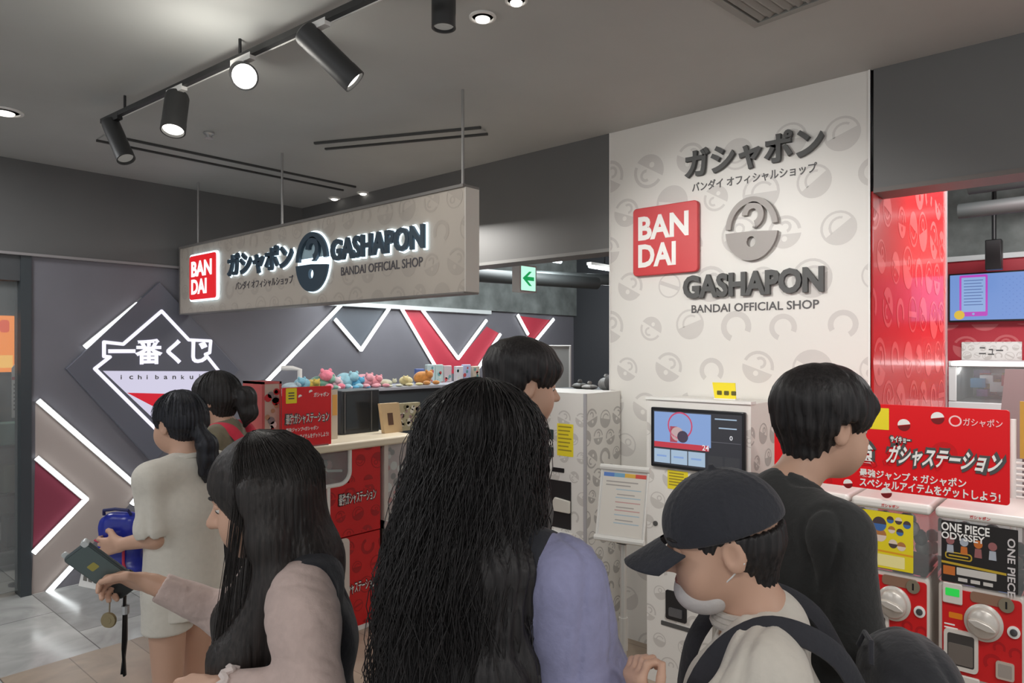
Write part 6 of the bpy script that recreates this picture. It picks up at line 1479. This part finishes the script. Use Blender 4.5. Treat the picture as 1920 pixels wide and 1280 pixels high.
# brim: a curved visor
b = MB(P6.M); vs = []; fs = []; nu, nv = 22, 8
for lay in (0, 1):
    for j in range(nv + 1):
        for i in range(nu + 1):
            a = -1.2 + 2.4 * i / nu; rr = j / nv; y = .075 + (.094 * math.cos(a) - .0) * .3 + rr * .072 * math.cos(a * .85) ** .6; x = .086 * math.sin(a) * (1 - .06 * rr); x = x / max(abs(math.sin(1.2)), .1) * .87
            z = .022 - 2.6 * x * x - rr * .028 - lay * .0035; vs.append(P6.h(x, y - 3.2 * x * x, z))
S = (nu + 1) * (nv + 1)
for j in range(nv):
    for i in range(nu):
        a = j * (nu + 1) + i; fs.append((a, a + 1, a + nu + 2, a + nu + 1)); fs.append((S + a, S + a + nu + 1, S + a + nu + 2, S + a + 1))
for i in range(nu): a = nv * (nu + 1) + i; fs.append((a, a + 1, S + a + 1, S + a))
for j in range(nv):
    a = j * (nu + 1); fs.append((a, a + nu + 1, S + a + nu + 1, S + a)); c = a + nu; fs.append((c, S + c, S + c + nu + 1, c + nu + 1))
b.add(vs, fs); b.build('cap_brim', fabric('cap_black', (43, 44, 51), .05, 90, .3), cap_, smooth=True)
F = Field(V((-.16, P6.hc.y - .24, P6.hc.z - .2)), V((.16, P6.hc.y + .2, P6.hc.z + .14)), .0045); hair_cap(P6, F, .006, low=-.06); F.plane(P6.h(0, 0, .02), P6.dirh(0, 0, 1)); cut_face(P6, F, ((0, .11, -.03), (.09, .095, .1)))
for g in (1, -1): F.ell(P6.h(g * .09, .005, -.035), (.035, .03, .05), P6.R, .008, 'sub')
F.warp(locks(P6, .002, 40, 0, 0, 9)); F.build('hair', HAIR, P6.t)
F = Field(V((-.13, P6.hc.y - .12, P6.hc.z - .2)), V((.13, P6.hc.y + .2, P6.hc.z + .05)), .003)
F.ell(P6.h(0, .04, -.078), (.05, .058, .044), P6.R, .01); F.plane(P6.h(0, .1, -.05), P6.dirh(0, .4, 1)); F.plane(P6.h(0, .0, -.05), P6.dirh(0, -1, .1)); F.build('mask', mat('mask_white', (214, 208, 204), .8, bump=.2, scale=60), P6.t)
for g in (1, -1): b = MB(P6.M); b.tube([P6.h(g * .048, .02, -.065), P6.h(g * .066, .0, -.045), P6.h(g * .08, -.025, -.02)], .0014, 6); b.build('mask_loop', PALE, P6.t)
pants(P6, 'trousers', fabric('dark_trousers', (52, 54, 58)), .06, .02, .01); shoes(P6, fabric('shoe_white', (220, 216, 210)), PALE)
t = thing('backpack', 'black backpack with wide straps worn by the person in the cap', 'backpack', tuple(P6.M @ V((0, -.2, .93))), P6.t.rotation_euler.z)
Mb = MB(P6.M)
F = Field((-.24, -.2, -.3), (.24, .14, .3), .006); F.econe((0, -.03, -.18), (0, -.03, .14), (.145, .09), (.13, .075), k=.03); F.ell((0, -.11, -.08), (.1, .045, .1), None, .02); F.warp(folds(.004, 30, 5)); F.build('pack_body', fabric('pack_black', (44, 44, 48)), t)
zs = P6.sh[1].z
for g in (1, -1):
    b = MB(P6.M); b.tube(bend([V((g * .075, -.14, zs - .04)), V((g * .09, -.1, zs + .028)), V((g * .095, -.04, zs + .062)), V((g * .096, .02, zs + .062)), V((g * .096, .085, zs + .01)), V((g * .1, .125, zs - .08)), V((g * .12, .12, zs - .22)), V((g * .14, -.02, zs - .33)), V((g * .12, -.14, zs - .35))]), .02, 10, flat=.3); b.build('strap', fabric('strap_black', (44, 44, 50)), t, smooth=True)
b = MB(P6.M); b.tube([V((-.04, -.16, zs + .0)), V((-.02, -.165, zs + .03)), V((.02, -.165, zs + .03)), V((.04, -.16, zs + .0))], .0045, 8); b.build('top_loop', fabric('strap_black', (44, 44, 50)), t, smooth=True)

# ---------------------------------------------------------------- man in the black tee
P7 = Person('person with short black hair and a black top in front of the red banner', 1474, 1.55, (.95, .2), 1.545, head=(0, 8), headfwd=.072, lean=.015, hs=.99)
P7.el[1] = P7.loc(1590, 1190, 1.4); P7.wr[1] = P7.loc(1720, 1310, 1.42); P7.el[-1] = P7.sh[-1] + V((-.02, .02, -.28)); P7.wr[-1] = P7.el[-1] + V((.02, .06, -.21))
P7.body(.005); P7.face_parts()
tee(P7, 'top', fabric('tee_black', (46, 46, 45)), .74, g=.018, sleeve=1.1, sr=(.062, .062), seed=27, w=(.165, .118))
b = MB(P7.M); b.tube([P7.neck + V((math.cos(a) * .064, .008 + math.sin(a) * .064, .004 + .012 * -math.sin(a))) for a in [i * math.pi / 14 for i in range(29)]], .008, 8); b.build('collar', fabric('tee_black', (46, 46, 45)), P7.t, smooth=True)
pants(P7, 'trousers', fabric('dark_trousers', (52, 54, 58)), .06, .02); shoes(P7, fabric('shoe_black', (30, 30, 32)), PALE)
short_hair(P7, .026, 33, ln=.14)
